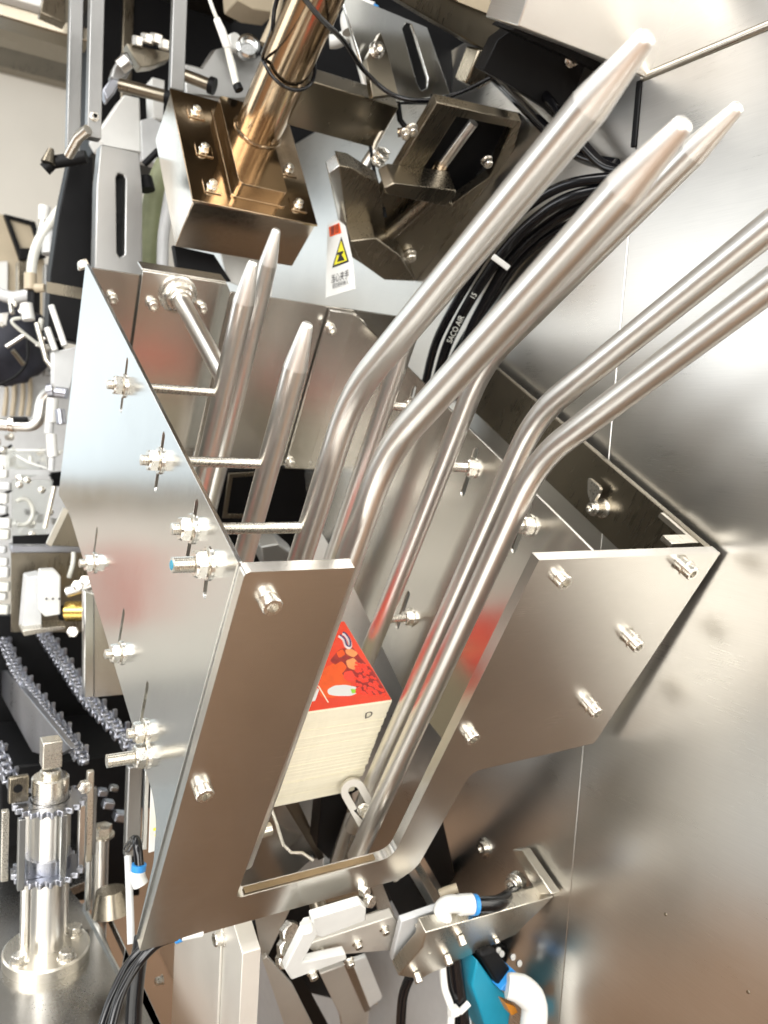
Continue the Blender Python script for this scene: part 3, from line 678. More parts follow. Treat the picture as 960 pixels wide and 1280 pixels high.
for lab, pts, r in (('dark steel roller, the upper one, right of the third upright', [(228,93,1.25),(262,106,1.25)], 9), ('dark steel roller, the long one below the clamp', [(150,106,1.25),(208,121,1.25)], 9.5)):
    g = T('roller', lab, 'roller', 'W', None, RG); g.part('roller_tube', M().tube(ppx('W', pts), r, 16), 'dark'); q = ppx('W', [pts[1]])[0]
    e = nrm(np.array(ppx('W', [pts[1]])[0])-np.array(ppx('W', [pts[0]])[0])); g.part('end_cap', M().cyl(q, q+e*8, r*1.4, n=16), 'black')
t = T('backing_plate', 'light grey curved machine plate with a round bore behind the sensor cable', 'bracket', 'W')
wb_ = dp('W', 1.32, 290, 90)[2]
t.part('plate', plate('W', 2, wb_, 18, [(230,78),(252,84),(266,62),(280,58),(330,70),(340,120),(300,125),(232,118)]), 'slot', bevel=3)
q = dp('W', 1.30, 310, 62); t.part('bore_ring', M().lathe(q, (-.35, 0, -1), [(0, 18), (14, 18), (16, 14), (4, 13)], 22), 'side')
t.part('dowel', M().tube(ppx('W', [(286,56,1.3),(296,52,1.29)]), 13, 16), 'white')
t = T('beige_block', 'beige block at the top edge left of the bronze pipe', 'block', 'W')
t.part('block_body', plate('W', 2, dp('W', 1.4, 320, 0)[2], 60, [(294,-20),(352,-20),(345,16),(318,12),(296,0)]), 'tan', bevel=2)
t.part('block_pipe', M().tube(ppx('W', [(350,-10,1.3),(342,30,1.3),(330,56,1.3)]), 8, 12), 'tan')
t = T('white_block', 'white plastic machine block above the slotted bracket', 'block', 'W')
wl = dp('W', 1.38, 155, 150)[2]
t.part('block_body', plate('W', 2, wl, 60, [(140,140),(155,118),(175,122),(177,190),(128,182),(120,168)]), 'white', bevel=3)
t.part('block_column', plate('W', 2, wl-10, 40, [(190,96),(206,100),(204,150),(192,148)]), 'white', bevel=2)
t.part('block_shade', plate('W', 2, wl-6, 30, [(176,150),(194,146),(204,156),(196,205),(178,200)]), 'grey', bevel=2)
t = T('slotted_bracket', 'light grey machined bracket with a deep vertical slot', 'bracket', 'W')
wl = dp('W', 1.2, 146, 260)[2]
t.part('bracket_body', plate('W', 2, wl, 28, [(126,180),(174,190),(178,240),(178,360),(118,360),(121,230)], [[(145,222),(148,217),(154,218),(157,224),(156,318),(150,322),(146,316)]]), 'slot', bevel=1.6)
t.part('slot_floor', plate('W', 2, wl+20, 3, [(142,214),(160,214),(160,325),(142,325)]), 'black')  # black floor, shade inside the slot put into its colour
for y in (265, 277): t.part('set_screw', M().lathe(dp('W', 1.205, 147, y), (0, 0, -1), [(0, 3), (2, 3)], 10), 'black')
t = T('green_hose', 'olive green ribbed hose left of the bronze box', 'hose', 'W')
t.part('hose_tube', M().tube(spline(ppx('W', [(208,205,1.3),(196,235,1.3),(190,270,1.3),(184,340,1.3)]), 8), 17, 16), 'hose')
t.part('hose_tube', M().tube(spline(ppx('W', [(214,235,1.28),(208,270,1.28),(204,300,1.28),(203,350,1.28)]), 8), 9, 16), 'grey')
t = T('locking_knob_stem', 'black knob and stem between slotted bracket and bronze box', 'knob', 'W')
t.part('stem', M().tube(ppx('W', [(180,206,1.25),(198,188,1.25)]), 5, 12), 'black')
t.part('knob_head', M().tube(ppx('W', [(181,222,1.25),(184,238,1.25)]), [11, 12], 14), 'black')
t = T('machine_side_cover', 'tall black panel below the leftmost upright', 'panel', 'W')
wl = dp('W', 1.26, 95, 270)[2]
t.part('panel_body', plate('W', 2, wl, 40, [(88,198),(116,196),(118,330),(108,335),(104,430),(60,420),(63,345),(75,260)]), 'black', bevel=2)
t.part('panel_seam', plate('W', 2, wl-1.2, 1, [(58,352),(103,360),(103,374),(58,366)]), 'dark')
t = T('bracket_foot', 'small silver bracket touching the top corner of the side plate', 'bracket', 'W')
t.part('foot_body', plate('W', 2, dp('W', 1.0, 105, 332)[2], 10, [(98,326),(108,322),(114,334),(99,338)]), 'edge', bevel=2)

# ---------------------------------------------------------------- left background, middle
t = T('tan_cabinet', 'tan cabinet with a black framed tilted screen at the left edge', 'cabinet', 'W')
wl = dp('W', 2.0, 25, 330)[2]
t.part('cabinet_body', plate('W', 2, wl, 300, [(-60,262),(8,268),(26,320),(56,324),(56,404),(-60,404)]), 'tan', bevel=4)
t.part('cabinet_door', plate('W', 2, wl-14, 12, [(-40,330),(10,326),(10,404),(-40,404)]), 'white', bevel=3)
t.part('screen_frame', plate('W', 2, wl-40, 24, [(5,267),(44,277),(58,322),(26,326)], [[(12,273),(39,281),(49,312),(27,314)]]), 'black', bevel=2)
t.part('screen', plate('W', 2, wl-26, 6, [(10,270),(42,279),(52,318),(26,318)]), 'tan')
t.part('socket', plate('W', 2, wl-44, 20, [(24,310),(42,310),(42,324),(24,324)]), 'black', bevel=2)
t = T('milky_hose', 'milky curved hose with cream couplings at the left edge', 'hose', 'W')
t.part('hose_tube', M().tube(spline(ppx('W', [(78,258,1.35),(62,280,1.35),(48,302,1.35),(41,325,1.35),(39,345,1.35)]), 8), 8, 14), 'milky')
t.part('coupling', M().tube(ppx('W', [(38,342,1.35),(38,362,1.35)]), 10, 14), 'tan'); t.part('coupling', M().tube(ppx('W', [(44,360,1.34),(56,360,1.34)]), 7, 14), 'tan')
t.part('coupling', M().tube(ppx('W', [(33,380,1.35),(36,400,1.35)]), 10, 14), 'white'); t.part('hose_core', M().tube(ppx('W', [(42,362,1.36),(42,392,1.36)]), 10, 12), 'black')
t = T('valve_stem', 'white plastic valve stem above the milky hose', 'valve', 'W')
t.part('valve_body', M().tube(ppx('W', [(56,258,1.4),(54,276,1.4)]), [10, 8], 14), 'white'); t.part('valve_neck', M().tube(ppx('W', [(54,276,1.4),(50,292,1.4)]), 6, 12), 'edge')
t.part('valve_cap', M().tube(ppx('W', [(61,282,1.36),(62,318,1.36)]), 13, 14), 'grey')
t = T('black_cloth', 'black plastic bag bulging at the left edge', 'bag', 'W')
mm = M(); q = dp('W', 1.7, 8, 425)
V, Fc = [], []
for i in range(13):
    for j in range(20):
        th = math.pi*i/12; ph = 2*math.pi*j/20; rr = 1+.16*math.sin(3*ph+i)+.10*math.sin(5*ph-2*i)
        V.append(q+np.array([78*rr*math.sin(th)*math.cos(ph), -92*math.cos(th)*(.8+.2*rr), 60*rr*math.sin(th)*math.sin(ph)]))
for i in range(12):
    for j in range(20): Fc.append((i*20+j, i*20+(j+1) % 20, (i+1)*20+(j+1) % 20, (i+1)*20+j))
mm.add(V, Fc); t.part('bag_body', mm, 'cloth', sharp=80)
t.part('bag_edge', M().tube(spline(ppx('W', [(-4,366,1.6),(16,372,1.6),(38,368,1.6)]), 5), 12, 10), 'grey')
t.part('bag_strap', M().tube(spline(ppx('W', [(-4,482,1.6),(20,470,1.6),(34,450,1.6),(34,420,1.6)]), 6), 3, 8), 'black')
t = T('bent_pipe', 'polished steel pipe bent upward with a clamp at the left edge', 'pipe', 'W')
t.part('pipe_tube', M().tube(arc_corner(ppx('W', [(-12,530,1.35),(48,533,1.35),(54,492,1.35),(72,487,1.34)]), 22, 8), 10, 18), 'rod')
t.part('pipe_clamp', M().tube(ppx('W', [(13,530,1.35),(20,531,1.35)]), 13, 16), 'bolt'); t.part('pipe_clamp', M().tube(ppx('W', [(61,489,1.34),(68,488,1.34)]), 12.5, 16), 'chain')
t.part('clamp_screw', M().tube(ppx('W', [(17,524,1.34),(34,524,1.34)]), 4, 10), 'black')
t = T('white_tube', 'white plastic tube standing beside the side plate edge', 'tube', 'W')
t.part('tube_body', M().tube(ppx('W', [(66,498,1.3),(64,528,1.3)]), 9, 14), 'white'); t.part('tube_joint', M().tube(ppx('W', [(62,528,1.3),(61,542,1.3)]), 7, 14), 'grey')
t.part('tube_body', M().tube(ppx('W', [(64,543,1.3),(66,571,1.3)]), 8, 14), 'white'); t.part('tube_end', M().tube(ppx('W', [(65,571,1.3),(64,588,1.3)]), 5, 12), 'grey')
t = T('white_rods_holder', 'pair of slanting white push rods left of the side plate', 'rods', 'W')
t.part('push_rod', M().tube(ppx('W', [(64,382,1.2),(81,432,1.2)]), 4.5, 12), 'white'); t.part('push_rod', M().tube(ppx('W', [(59,410,1.21),(69,438,1.21)]), 4.5, 12), 'white')
t.part('rod_clevis', M().tube(ppx('W', [(46,404,1.25),(58,450,1.25),(66,460,1.25)]), 4, 10), 'edge'); t.part('holder_block', plate('W', 2, dp('W', 1.22, 78, 455)[2], 20, [(66,440),(100,432),(92,470),(84,500),(66,480)]), 'grey', bevel=2)
t.part('holder_bolt', M().tube(ppx('W', [(70,490,1.2),(84,492,1.2)]), 8, 12), 'chain'); t.part('holder_bolt', M().tube(ppx('W', [(75,512,1.2),(77,530,1.2)]), 7, 12), 'chain')
t = T('pale_guard', 'pale translucent guard sheet behind the bent pipe', 'guard', 'W')
wl = dp('W', 1.9, 40, 560)[2]
t.part('guard_sheet', plate('W', 2, wl, 8, [(-80,440),(90,440),(90,720),(-80,720)]), 'grey')
for x in (6, 16, 27, 36): t.part('guard_fold', M().tube(spline(ppx('W', [(x,455,1.86),(x+2,490,1.86),(x-1,520,1.86)]), 4), 5, 8), 'tan')
t = T('clear_tray', 'clear plastic tray with folded edges at the left edge', 'tray', 'W')
wl = dp('W', 1.45, 35, 580)[2]
t.part('tray_front', plate('W', 2, wl, 3, [(8,562),(60,562),(62,588),(30,600),(8,588)]), 'clear')
t.part('tray_rim', M().tube(ppx('W', [(10,563,1.44),(58,563,1.44),(60,586,1.44),(36,578,1.44),(14,566,1.44)]), 2.4, 8), 'white')
t.part('tray_floor', plate('W', 2, wl-20, 14, [(8,587),(62,587),(62,594),(8,594)]), 'grey', bevel=1)
t = T('clear_cover', 'clear cover with a round tube ring above the blue rail', 'cover', 'W')
wl = dp('W', 1.42, 40, 640)[2]
t.part('cover_sheet', plate('W', 2, wl, 4, [(15,600),(66,600),(58,668),(15,672)]), 'clear')
q = dp('W', 1.38, 28, 640); t.part('tube_ring', M().tube([q+np.array([17*math.cos(a), 22*math.sin(a), 4*math.cos(a)]) for a in np.linspace(-2.2, 2.0, 20)], 3.5, 10), 'milky')
for x, y in ((34,600), (52,612), (40,668), (70,664), (24,606), (62,640)): t.part('cover_bolt', M().lathe(dp('W', 1.37, x, y), (0, 0, -1), [(0, 6), (5, 6), (6, 4)], 10), 'bolt')
t = T('steel_gusset', 'triangular steel gusset standing on the blue rail', 'bracket', 'W')
wl = dp('W', 1.2, 80, 655)[2]
t.part('gusset_bar', plate('W', 2, wl, 8, [(58,680),(80,634),(86,638),(64,684)]), 'edge', bevel=1)
t.part('gusset_plate', plate('W', 2, wl+9, 6, [(62,682),(84,636),(104,684)]), 'dark', bevel=1)
t.part('gusset_hook', M().tube(ppx('W', [(56,660,1.19),(62,634,1.19),(68,608,1.19)]), 3.5, 10), 'edge')
t = T('blue_rail', 'bluish steel crossbeam with a shaded panel below it', 'beam', 'W')
wl = dp('W', 1.34, 60, 690)[2]
t.part('rail_bar', plate('W', 2, wl-10, 30, [(14,682),(104,684),(104,691),(14,691)]), 'chain', bevel=1.5)
t.part('rail_panel', plate('W', 2, wl, 6, [(14,691),(110,691),(112,790),(14,790)]), 'dark')
t.part('rail_slot', plate('W', 2, wl-12, 4, [(16,670),(62,668),(62,680),(16,680)]), 'black')
t.part('panel_wire', M().tube(spline(ppx('W', [(92,690,1.3),(91,705,1.3),(86,722,1.3)]), 5), 3.5, 10), 'milky')
t = T('white_curtain_chain', 'column of bright white plastic links at the left edge', 'chain', 'W')
for k in range(12):
    y = 592+k*15.5; t.part('link', M().obox(dp('W', 1.35, 2+3*math.sin(k*1.7), y+random.uniform(-2, 2)), [(1, 0, -.4), (0, 1, 0), (.4, 0, 1)], (random.uniform(8, 13), random.uniform(6, 9), 8)), random.choice(['white', 'milky', 'grey']), bevel=3)
t = T('white_block', 'white plastic guide block on a grey carrier beside the brass cylinder', 'block', 'W')
wl = dp('W', 1.25, 60, 750)[2]
t.part('block_body', plate('W', 2, wl, 26, [(51,714),(70,713),(76,720),(76,768),(56,771),(50,764)]), 'white', bevel=2)
t.part('carrier', plate('W', 2, wl+30, 40, [(34,722),(52,718),(52,790),(28,790)]), 'grey', bevel=2)
t.part('carrier_foot', plate('W', 2, wl+6, 40, [(28,788),(82,782),(82,786),(30,795)]), 'edge', bevel=1)
for x in (58, 66, 74): t.part('block_hole', M().lathe(dp('W', 1.246, x, 748.5), (0, 0, -1), [(0, 1.6), (.8, 1.6)], 8), 'black')
t = T('brass_cylinder', 'brass cylinder with black collar behind the steel chute', 'cylinder', 'W')
t.part('cylinder_body', M().tube(ppx('W', [(84,764,1.28),(112,764,1.28)]), 16, 20), 'brass'); t.part('collar', M().tube(ppx('W', [(76,766,1.28),(85,766,1.28)]), 12, 16), 'black')
t.part('cylinder_rod', M().tube(ppx('W', [(84,740,1.26),(116,730,1.26)]), 8, 14), 'rod')
for x, y in ((98, 732), (108, 726), (92, 790)): t.part('cylinder_nut', M().lathe(dp('W', 1.22, x, y), (-.5, -.3, -1), [(0, 8), (8, 8), (9, 5)], 6), 'bolt')
t = T('steel_chute', 'upright folded steel channel below the middle of the side plate', 'channel', 'W')
wl = dp('W', 1.12, 118, 800)[2]
t.part('channel_front', plate('W', 2, wl, 14, [(105,738),(118,742),(118,872),(105,872)]), 'side', bevel=1.5)
t.part('channel_web', plate('W', 2, wl+8, 4, [(118,742),(126,760),(146,820),(160,868),(118,872)]), 'plate', bevel=.8)

# crowded small fittings of the machine line seen between guard and cover
t = T('machine_fittings', 'crowd of small steel, white and black fittings at the left edge between pipe and rail', 'fittings', 'W', dp('W', 1.5, 35, 680))
rs = random.Random(3)
for k in range(46):
    x = rs.uniform(-4, 74-20*(k % 3 == 0)); y = rs.choice([rs.uniform(545, 605), rs.uniform(600, 680), rs.uniform(640, 682), rs.uniform(380, 440)]); d = rs.uniform(1.46, 1.6); q = dp('W', d, x, y)
    mt_ = rs.choice(['bolt', 'rod', 'white', 'black', 'slot', 'milky', 'dark', 'bolt', 'black']); c = k % 4
    if c == 0: t.part('fitting_block', M().obox(q, [(1, rs.uniform(-.3, .3), 0), (rs.uniform(-.3, .3), 1, 0), (0, 0, 1)], (rs.uniform(5, 12), rs.uniform(4, 14), 7)), mt_, bevel=1.5)
    elif c == 1: t.part('fitting_tube', M().tube([q, q+np.array([rs.uniform(-30, 30), rs.uniform(-25, 25), 10])], rs.uniform(3, 6), 10), mt_)
    elif c == 2: t.part('fitting_nut', M().lathe(q, (rs.uniform(-.6, .6), rs.uniform(-.6, .2), -1), [(0, hexr(8)), (9, hexr(8)), (10, 5)], 12), 'bolt')
    else: t.part('fitting_wire', M().tube(spline([q, q+np.array([rs.uniform(-20, 20), rs.uniform(10, 30), 0]), q+np.array([rs.uniform(-40, 40), rs.uniform(20, 50), 6])], 6), rs.uniform(1.5, 3), 8), rs.choice(['black', 'milky', 'white']))

t = T('machine_rack', 'dark grey machine rack with uprights behind the milky hose at the left edge', 'frame', 'W')
wl = dp('W', 1.75, 30, 400)[2]
t.part('frame_upright', plate('W', 2, wl, 30, [(56,330),(66,330),(66,470),(56,470)]), 'post', bevel=2); t.part('frame_upright', plate('W', 2, wl+20, 30, [(22,326),(34,326),(34,470),(22,470)]), 'dark', bevel=2)
t.part('frame_crossbar', plate('W', 2, wl-10, 20, [(-20,404),(80,412),(80,426),(-20,418)]), 'dark', bevel=2); t.part('frame_panel', plate('W', 2, wl+60, 6, [(-30,404),(80,404),(80,460),(-30,460)]), 'black')
t.part('frame_crossbar', plate('W', 2, wl-10, 16, [(-20,448),(72,452),(72,462),(-20,458)]), 'slot', bevel=2)
# ================================================================ machine table and the chain drive, lower left (frame W)
VT_ = dp('W', 1.0, 60, 1200)[1]           # height of the table top
t = T('machine_table', 'dark polished steel table top under the round flange', 'table', 'W')
mk = lambda pts: M().prism(onp('W', 1, VT_, pts), 1, VT_, VT_+14)
a = pl('W', 1, VT_, 60, 1090)
o0 = [(-900, VT_, -500), (62, VT_, -500), (62, VT_, 900), (-900, VT_, 900)]
hole = onp('W', 1, VT_, [(86,1110),(150,1090),(178,1180),(150,1218),(128,1160)])
hole = [(min(p[0], 60), p[1], p[2]) for p in hole]
t.part('table_top', M().prism(o0, 1, VT_, VT_+14, [hole]), 'table', bevel=1)
t.part('table_opening', M().prism(hole, 1, VT_+60, VT_+64), 'black')
t.part('table_apron', M().box((-900, VT_+14, -480), (60, 1448, -470)), 'dark')
t = T('table_flap', 'thin bent steel flap standing in the table opening', 'flap', 'W')
p_, q_, r_ = pl('W', 1, VT_-1, 104, 1132), pl('W', 1, VT_-1, 150, 1218), dp('W', 1.0, 150, 1130)
t.part('flap_sheet', M().obox((p_+q_)/2+np.array([0, 16, 0]), [q_-p_, (0, 1, 0), np.cross(q_-p_, (0, 1, 0))], (np.linalg.norm(q_-p_)/2, 20, 1.2)), 'side')
t.part('flap_collar', M().tube(ppx('W', [(140,1140,1.0),(138,1112,1.0)]), [24, 17], 18), 'dark')

t = T('sprocket_column', 'steel sprocket column on a bolted round flange', 'column', 'W')
fc = pl('W', 1, VT_, 58, 1196); X = lambda x, y: pl('W', 2, fc[2], x, y)
t.part('flange', M().lathe((fc[0], VT_, fc[2]), (0, -1, 0), [(0, 50), (12, 50), (14, 48)], 40), 'edge', sharp=30)
for a in (-1.1, 0.35, 2.0, 3.6):
    q = np.array([fc[0]+37*math.cos(a), VT_-14, fc[2]+37*math.sin(a)]); fast(t, 'washer', q, (0, -1, 0), 11, 1.6); fast(t, 'nut', q-np.array([0, 1.6, 0]), (0, -1, 0), 9, 8)
vt = X(60, 1082)[1]; vs = X(60, 998)[1]; vh = X(60, 957)[1]; vq = X(60, 924)[1]
t.part('column_tube', M().cyl((fc[0], VT_-14, fc[2]), (fc[0], vt, fc[2]), 19, n=32), 'rod')
for du in (-26, 26): t.part('tie_rod', M().cyl((fc[0]+du*.85, VT_-14, fc[2]+18), (fc[0]+du*.85, vs, fc[2]+18), 6, n=16), 'rod')
def sprocket(v, r):
    mm = M(); nT = 22; out = []
    for k in range(nT*4):
        a = 2*math.pi*k/(nT*4); rr = r if k % 4 in (0, 1) else r-6; out.append((fc[0]+rr*math.cos(a), v, fc[2]+rr*math.sin(a)))
    return mm.prism(out, 1, v, v+7)
t.part('sprocket', sprocket(vt, 42), 'chain', bevel=.8); t.part('sprocket', sprocket(vs, 42), 'chain', bevel=.8)
t.part('upper_tube', M().cyl((fc[0], vt, fc[2]), (fc[0], vs, fc[2]), 22, n=32), 'rod'); t.part('blue_ring', M().cyl((fc[0], vt, fc[2]), (fc[0], vt-16, fc[2]), 26, n=28), 'chain')
t.part('hub', M().lathe((fc[0], vs, fc[2]), (0, -1, 0), [(0, 21), (26, 21), (28, 19), (28, 12), (34, 12), (36, 10)], 30), 'edge')
t.part('square_stub', M().box((fc[0]-11, vh, fc[2]-11), (fc[0]+11, vq, fc[2]+11)), 'edge', bevel=1.2)
ear = M().box((fc[0]-46, vs-34, fc[2]-4), (fc[0]-24, vs-2, fc[2]+4)); t.part('ear_plate', ear, 'dark', bevel=2)
t.part('ear_hole', M().lathe((fc[0]-36, vs-20, fc[2]-4.2), (0, 0, -1), [(0, 5), (.5, 5)], 14), 'black')
t.part('ear_bolt', M().lathe((fc[0]+36, vs-14, fc[2]-12), (0, 0, -1), [(0, 8), (8, 8), (9, 5)], 6), 'bolt')
for k, (du, dw) in enumerate(((-48, 6), (-34, -22), (34, -14), (48, 10), (56, 26), (10, -30))):
    t.part('vertical_bar', M().box((fc[0]+du-4, vs+8 if du != 48 else vs-22, fc[2]+dw-4), (fc[0]+du+4, vt+10, fc[2]+dw+4)), ('edge', 'post', 'side')[k % 3], bevel=1)
# second column
t = T('support_column', 'slim steel column with a nut on top, right of the sprocket column', 'column', 'W')
q = dp('W', 1.08, 127, 1045); b = dp('W', 1.08, 130, 1150)
t.part('column_bar', M().cyl((q[0], q[1], q[2]), (q[0], VT_+60, q[2]), 9.5, n=20), 'rod'); t.part('column_bar', M().cyl((q[0]-15, q[1], q[2]), (q[0]-15, b[1]-12, q[2]), 4.5, n=14), 'side')
t.part('cap_nut', M().lathe((q[0], q[1], q[2]), (0, -1, 0), [(0, 16), (3, 16), (3, hexr(13)), (14, hexr(13)), (15, 9)], 24), 'edge')
t = T('support_column', 'flat steel column directly left of the side plate lower edge', 'column', 'W')
q = dp('W', .98, 168, 955); b = dp('W', .98, 168, 1075)
t.part('column_bar', M().box((q[0]-9, q[1], q[2]-6), (q[0]+9, b[1], q[2]+6)), 'post', bevel=2); t.part('column_bar', M().box((q[0]+14, q[1]+12, q[2]+4), (q[0]+20, b[1], q[2]+10)), 'side', bevel=1)
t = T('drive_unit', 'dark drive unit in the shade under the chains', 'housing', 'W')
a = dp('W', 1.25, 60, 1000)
t.part('unit_body', plate('W', 2, dp('W', 1.3, 100, 1000)[2], 200, [(0,960),(170,940),(175,1120),(60,1130),(0,1050)]), 'black', bevel=3)  # black body, shade under the chains put into its colour
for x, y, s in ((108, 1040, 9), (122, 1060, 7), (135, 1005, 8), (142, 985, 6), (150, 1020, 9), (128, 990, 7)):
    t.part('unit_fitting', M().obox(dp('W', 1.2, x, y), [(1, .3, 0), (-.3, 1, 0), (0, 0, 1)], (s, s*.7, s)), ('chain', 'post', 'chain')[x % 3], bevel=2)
# ---------------------------------------------------------------- roller chains
def chain(label, pts, pitch, size, teeth=True):
    P = spline(ppx('W', pts), 10); t = T('roller_chain', label, 'chain', 'W', P[-1], 'conveyor chains at the lower left')
    mm = M(); m2 = M()                         # outer and inner links: two rounded side plates and their pins
    def pl8(m, x, L, h):
        P = [(x, h*math.sin(q)*(1 if abs(math.cos(q)) > .3 else .8), L*math.cos(q)) for q in np.linspace(0, 2*math.pi, 13)[:-1]]
        m.prism(P, 0, x-size*.11, x+size*.11)
    for s in (-1, 1): pl8(mm, s*size*.70, pitch*.62, size*.62); pl8(m2, s*size*.42, pitch*.62, size*.55)
    for dz in (-.5, .5): mm.cyl((-size*.9, 0, dz*pitch), (size*.9, 0, dz*pitch), size*.22, n=8); m2.cyl((-size*.34, 0, dz*pitch), (size*.34, 0, dz*pitch), size*.42, n=10)
    lug = M().box((-size*.9, -size*1.15, -size*.22), (-size*.5, -size*.3, size*.22)).mesh('lug', 'chain')
    mes = (mm.mesh('link', 'chain'), m2.mesh('link', 'chain')); acc = 0; k = 0
    for i in range(len(P)-1):
        a, b = P[i], P[i+1]; L = np.linalg.norm(b-a); d = (b-a)/L
        while acc <= L:
            c = a+d*acc; o = bpy.data.objects.new('link', mes[k % 2]); COL.objects.link(o); o.parent = t.o
            z = Vector(d); x = Vector((0, 1, 0)).cross(z).normalized(); y = z.cross(x)
            R = Matrix((x, y, z)).transposed() @ Matrix.Rotation(random.gauss(0, .05), 3, 'Y')
            m = R.to_4x4(); m.translation = Vector((c-t.org)/1000.); o.matrix_local = m; bev(o, .6, 1)
            if teeth and k % 3 == 0:
                l = bpy.data.objects.new('lug', lug); COL.objects.link(l); l.parent = o
            acc += pitch; k += 1
        acc -= L
    return t
chain('roller chain with upright lugs along the bluish rail, the left run', [(2,792,1.5),(20,836,1.38),(52,880,1.24),(82,918,1.13),(104,950,1.05)], 15, 11)
chain('roller chain running down past the steel channel, the right run', [(48,784,1.5),(75,824,1.38),(108,872,1.24),(140,906,1.14),(178,946,1.06)], 16, 13)
chain('short run of roller chain at the very left edge', [(-14,918,1.1),(2,950,1.06),(20,990,1.02)], 15, 11)
t = T('chain_rail', 'bluish polished rail between the two chain runs', 'rail', 'W')
t.part('rail_strip', M().prism(onp('W', 0, dp('W', 1.2, 40, 880)[0], [(2,838),(8,838),(88,936),(66,948),(40,940),(2,870)]), 0, dp('W', 1.2, 40, 880)[0], dp('W', 1.2, 40, 880)[0]+8), 'chain', bevel=1)
t = T('dark_belt_bed', 'black shaded bed between the chain runs', 'bed', 'W')
t.part('bed_plate', plate('W', 2, dp('W', 1.55, 90, 840)[2], 20, [(-40,770),(190,770),(190,1010),(-40,1010)]), 'black')  # black plate, shade between the chains put into its colour
# ---------------------------------------------------------------- small things at the lower edge of the side plate
t = T('white_card', 'white card with yellow green marks peeking out behind the side plate', 'card', 'W')
wl = dp('W', .82, 200, 1010)[2]
t.part('card_sheet', plate('W', 2, wl, 1.5, [(189,978),(207,1018),(206,1060),(186,1066)]), 'white')
t.part('card_mark', M().tube(spline(ppx('W', [(202,1016,.815),(199,1024,.815),(198,1032,.815)]), 4), 1.8, 8), 'yellow'); t.part('card_mark', M().tube(spline(ppx('W', [(192,1037,.815),(198,1037,.815),(195,1045,.815)]), 4), 1.4, 8), 'yellow')
t = T('hose_fitting', 'white push-in fitting with blue ring left of the front plate bottom', 'fitting', 'W')
t.part('fitting_body', M().tube(spline(ppx('W', [(176,1106,.86),(172,1096,.86),(172,1088,.86)]), 4), 8, 16), 'white'); t.part('fitting_ring', M().tube(ppx('W', [(173,1088,.86),(174,1080,.86)]), 7.5, 16), 'blue')
t.part('fitting_hose', M().tube(spline(ppx('W', [(174,1082,.86),(170,1050,.87),(160,1060,.9)]), 5), 5, 12), 'gloss')
t.part('fitting_pipe', M().tube(spline(ppx('W', [(160,1070,.9),(162,1120,.88),(164,1180,.86)]), 5), 4, 12), 'grey')
HB = 'black hoses at the lower left corner of the front plate'
for k, (lab, pts, r) in enumerate((('black hose ending in the blue ringed fitting under the front plate', [(222,1170,.78),(196,1180,.77),(170,1208,.76),(150,1245,.74),(136,1300,.72)], 4.6),
        ('black hose running beside the fitting hose, left one', [(214,1172,.79),(186,1180,.78),(160,1206,.77),(140,1246,.75),(122,1300,.73)], 4.2),
        ('thick black hose hanging straight down beside the aluminium block', [(178,1172,.84),(172,1210,.84),(168,1250,.84),(166,1300,.84)], 8.5))):
    g = T('air_hose', lab, 'hose', 'W', None, HB); g.part('hose_tube', M().tube(spline(ppx('W', pts), 8), r, 14), 'gloss')
    if k == 0:
        g.part('fitting_ring', M().tube(ppx('W', [(219,1171,.78),(226,1168,.78)]), 6.5, 16), 'blue'); g.part('fitting_body', M().tube(ppx('W', [(226,1168,.78),(252,1163,.79)]), 6, 16), 'white')

# ================================================================ aluminium block and mechanism below the magazine
t = T('aluminium_side_block', 'brushed aluminium side block with chamfered top below the front plate', 'block', 'W')
ub_ = 112.0
pf = [pl('W', 0, ub_, x, y) for x, y in ((303,1192),(290,1148))]
wf, vf = pf[0][2], pf[0][1]; wch, vch = pf[1][2], pf[1][1]
k_ = (vf-vch)/(wch-wf)
prof = [(0, 700, wf), (0, vf, wf), (0, vf-k_*60, wf+60), (0, vf-k_*60, wf+205), (0, 700, wf+205)]
t.part('block_body', M().prism(prof, 0, ub_, ub_+20), 'alu', bevel=.8)
t.part('block_cover', M().prism([(0,700,wf+52),(0,vf-10,wf+52),(0,vf-10,wf+200),(0,700,wf+200)], 0, ub_-3, ub_-.3), 'alu', bevel=.5)
for x, y, r in ((278, 1172, 7.5), (206, 1224, 5), (187, 1248, 5)):
    p = pl('W', 0, ub_-.3, x, y); cap_bolt(t, p+np.array([-2.8 if x < 240 else .2, 0, 0]), (-1, 0, 0), r, 8)
# inner lower plates seen through the cut-out
t = T('lower_guide', 'silver lower guide plate with a folded lip under the cartons', 'guide', 'B')
t.part('guide_sheet', plate('B', 2, 150, 3, [(290,1110),(326,1010),(345,1008),(352,1055),(372,1068),(392,1072),(350,1110),(300,1125)]), 'side', bevel=.8)
t.part('guide_lip', M().tube(ppx('B', [(338,1008,.9),(346,1030,.895),(354,1056,.89),(364,1066,.888),(378,1066,.888),(392,1076,.885)]), 1.8, 8), 'edge')
t.part('guide_channel', plate('B', 2, 170, 4, [(338,1004),(356,1004),(398,1074),(380,1072),(362,1066),(352,1050)]), 'plate', bevel=.8)
t.part('guide_rib', plate('B', 2, 168, 10, [(356,1003),(372,1000),(406,1072),(398,1076)]), 'dark', bevel=1)
t.part('guide_screw', M().tube(ppx('B', [(316,1042,.86),(338,1036,.87)]), 7, 14), 'edge')
t.part('guide_back', plate('B', 2, 300, 4, [(330,1000),(440,990),(460,1090),(340,1110)]), 'plate', bevel=.8)
t = T('card_pusher', 'slim steel pusher bars rising behind the bottom strip of the front plate', 'pusher', 'B')
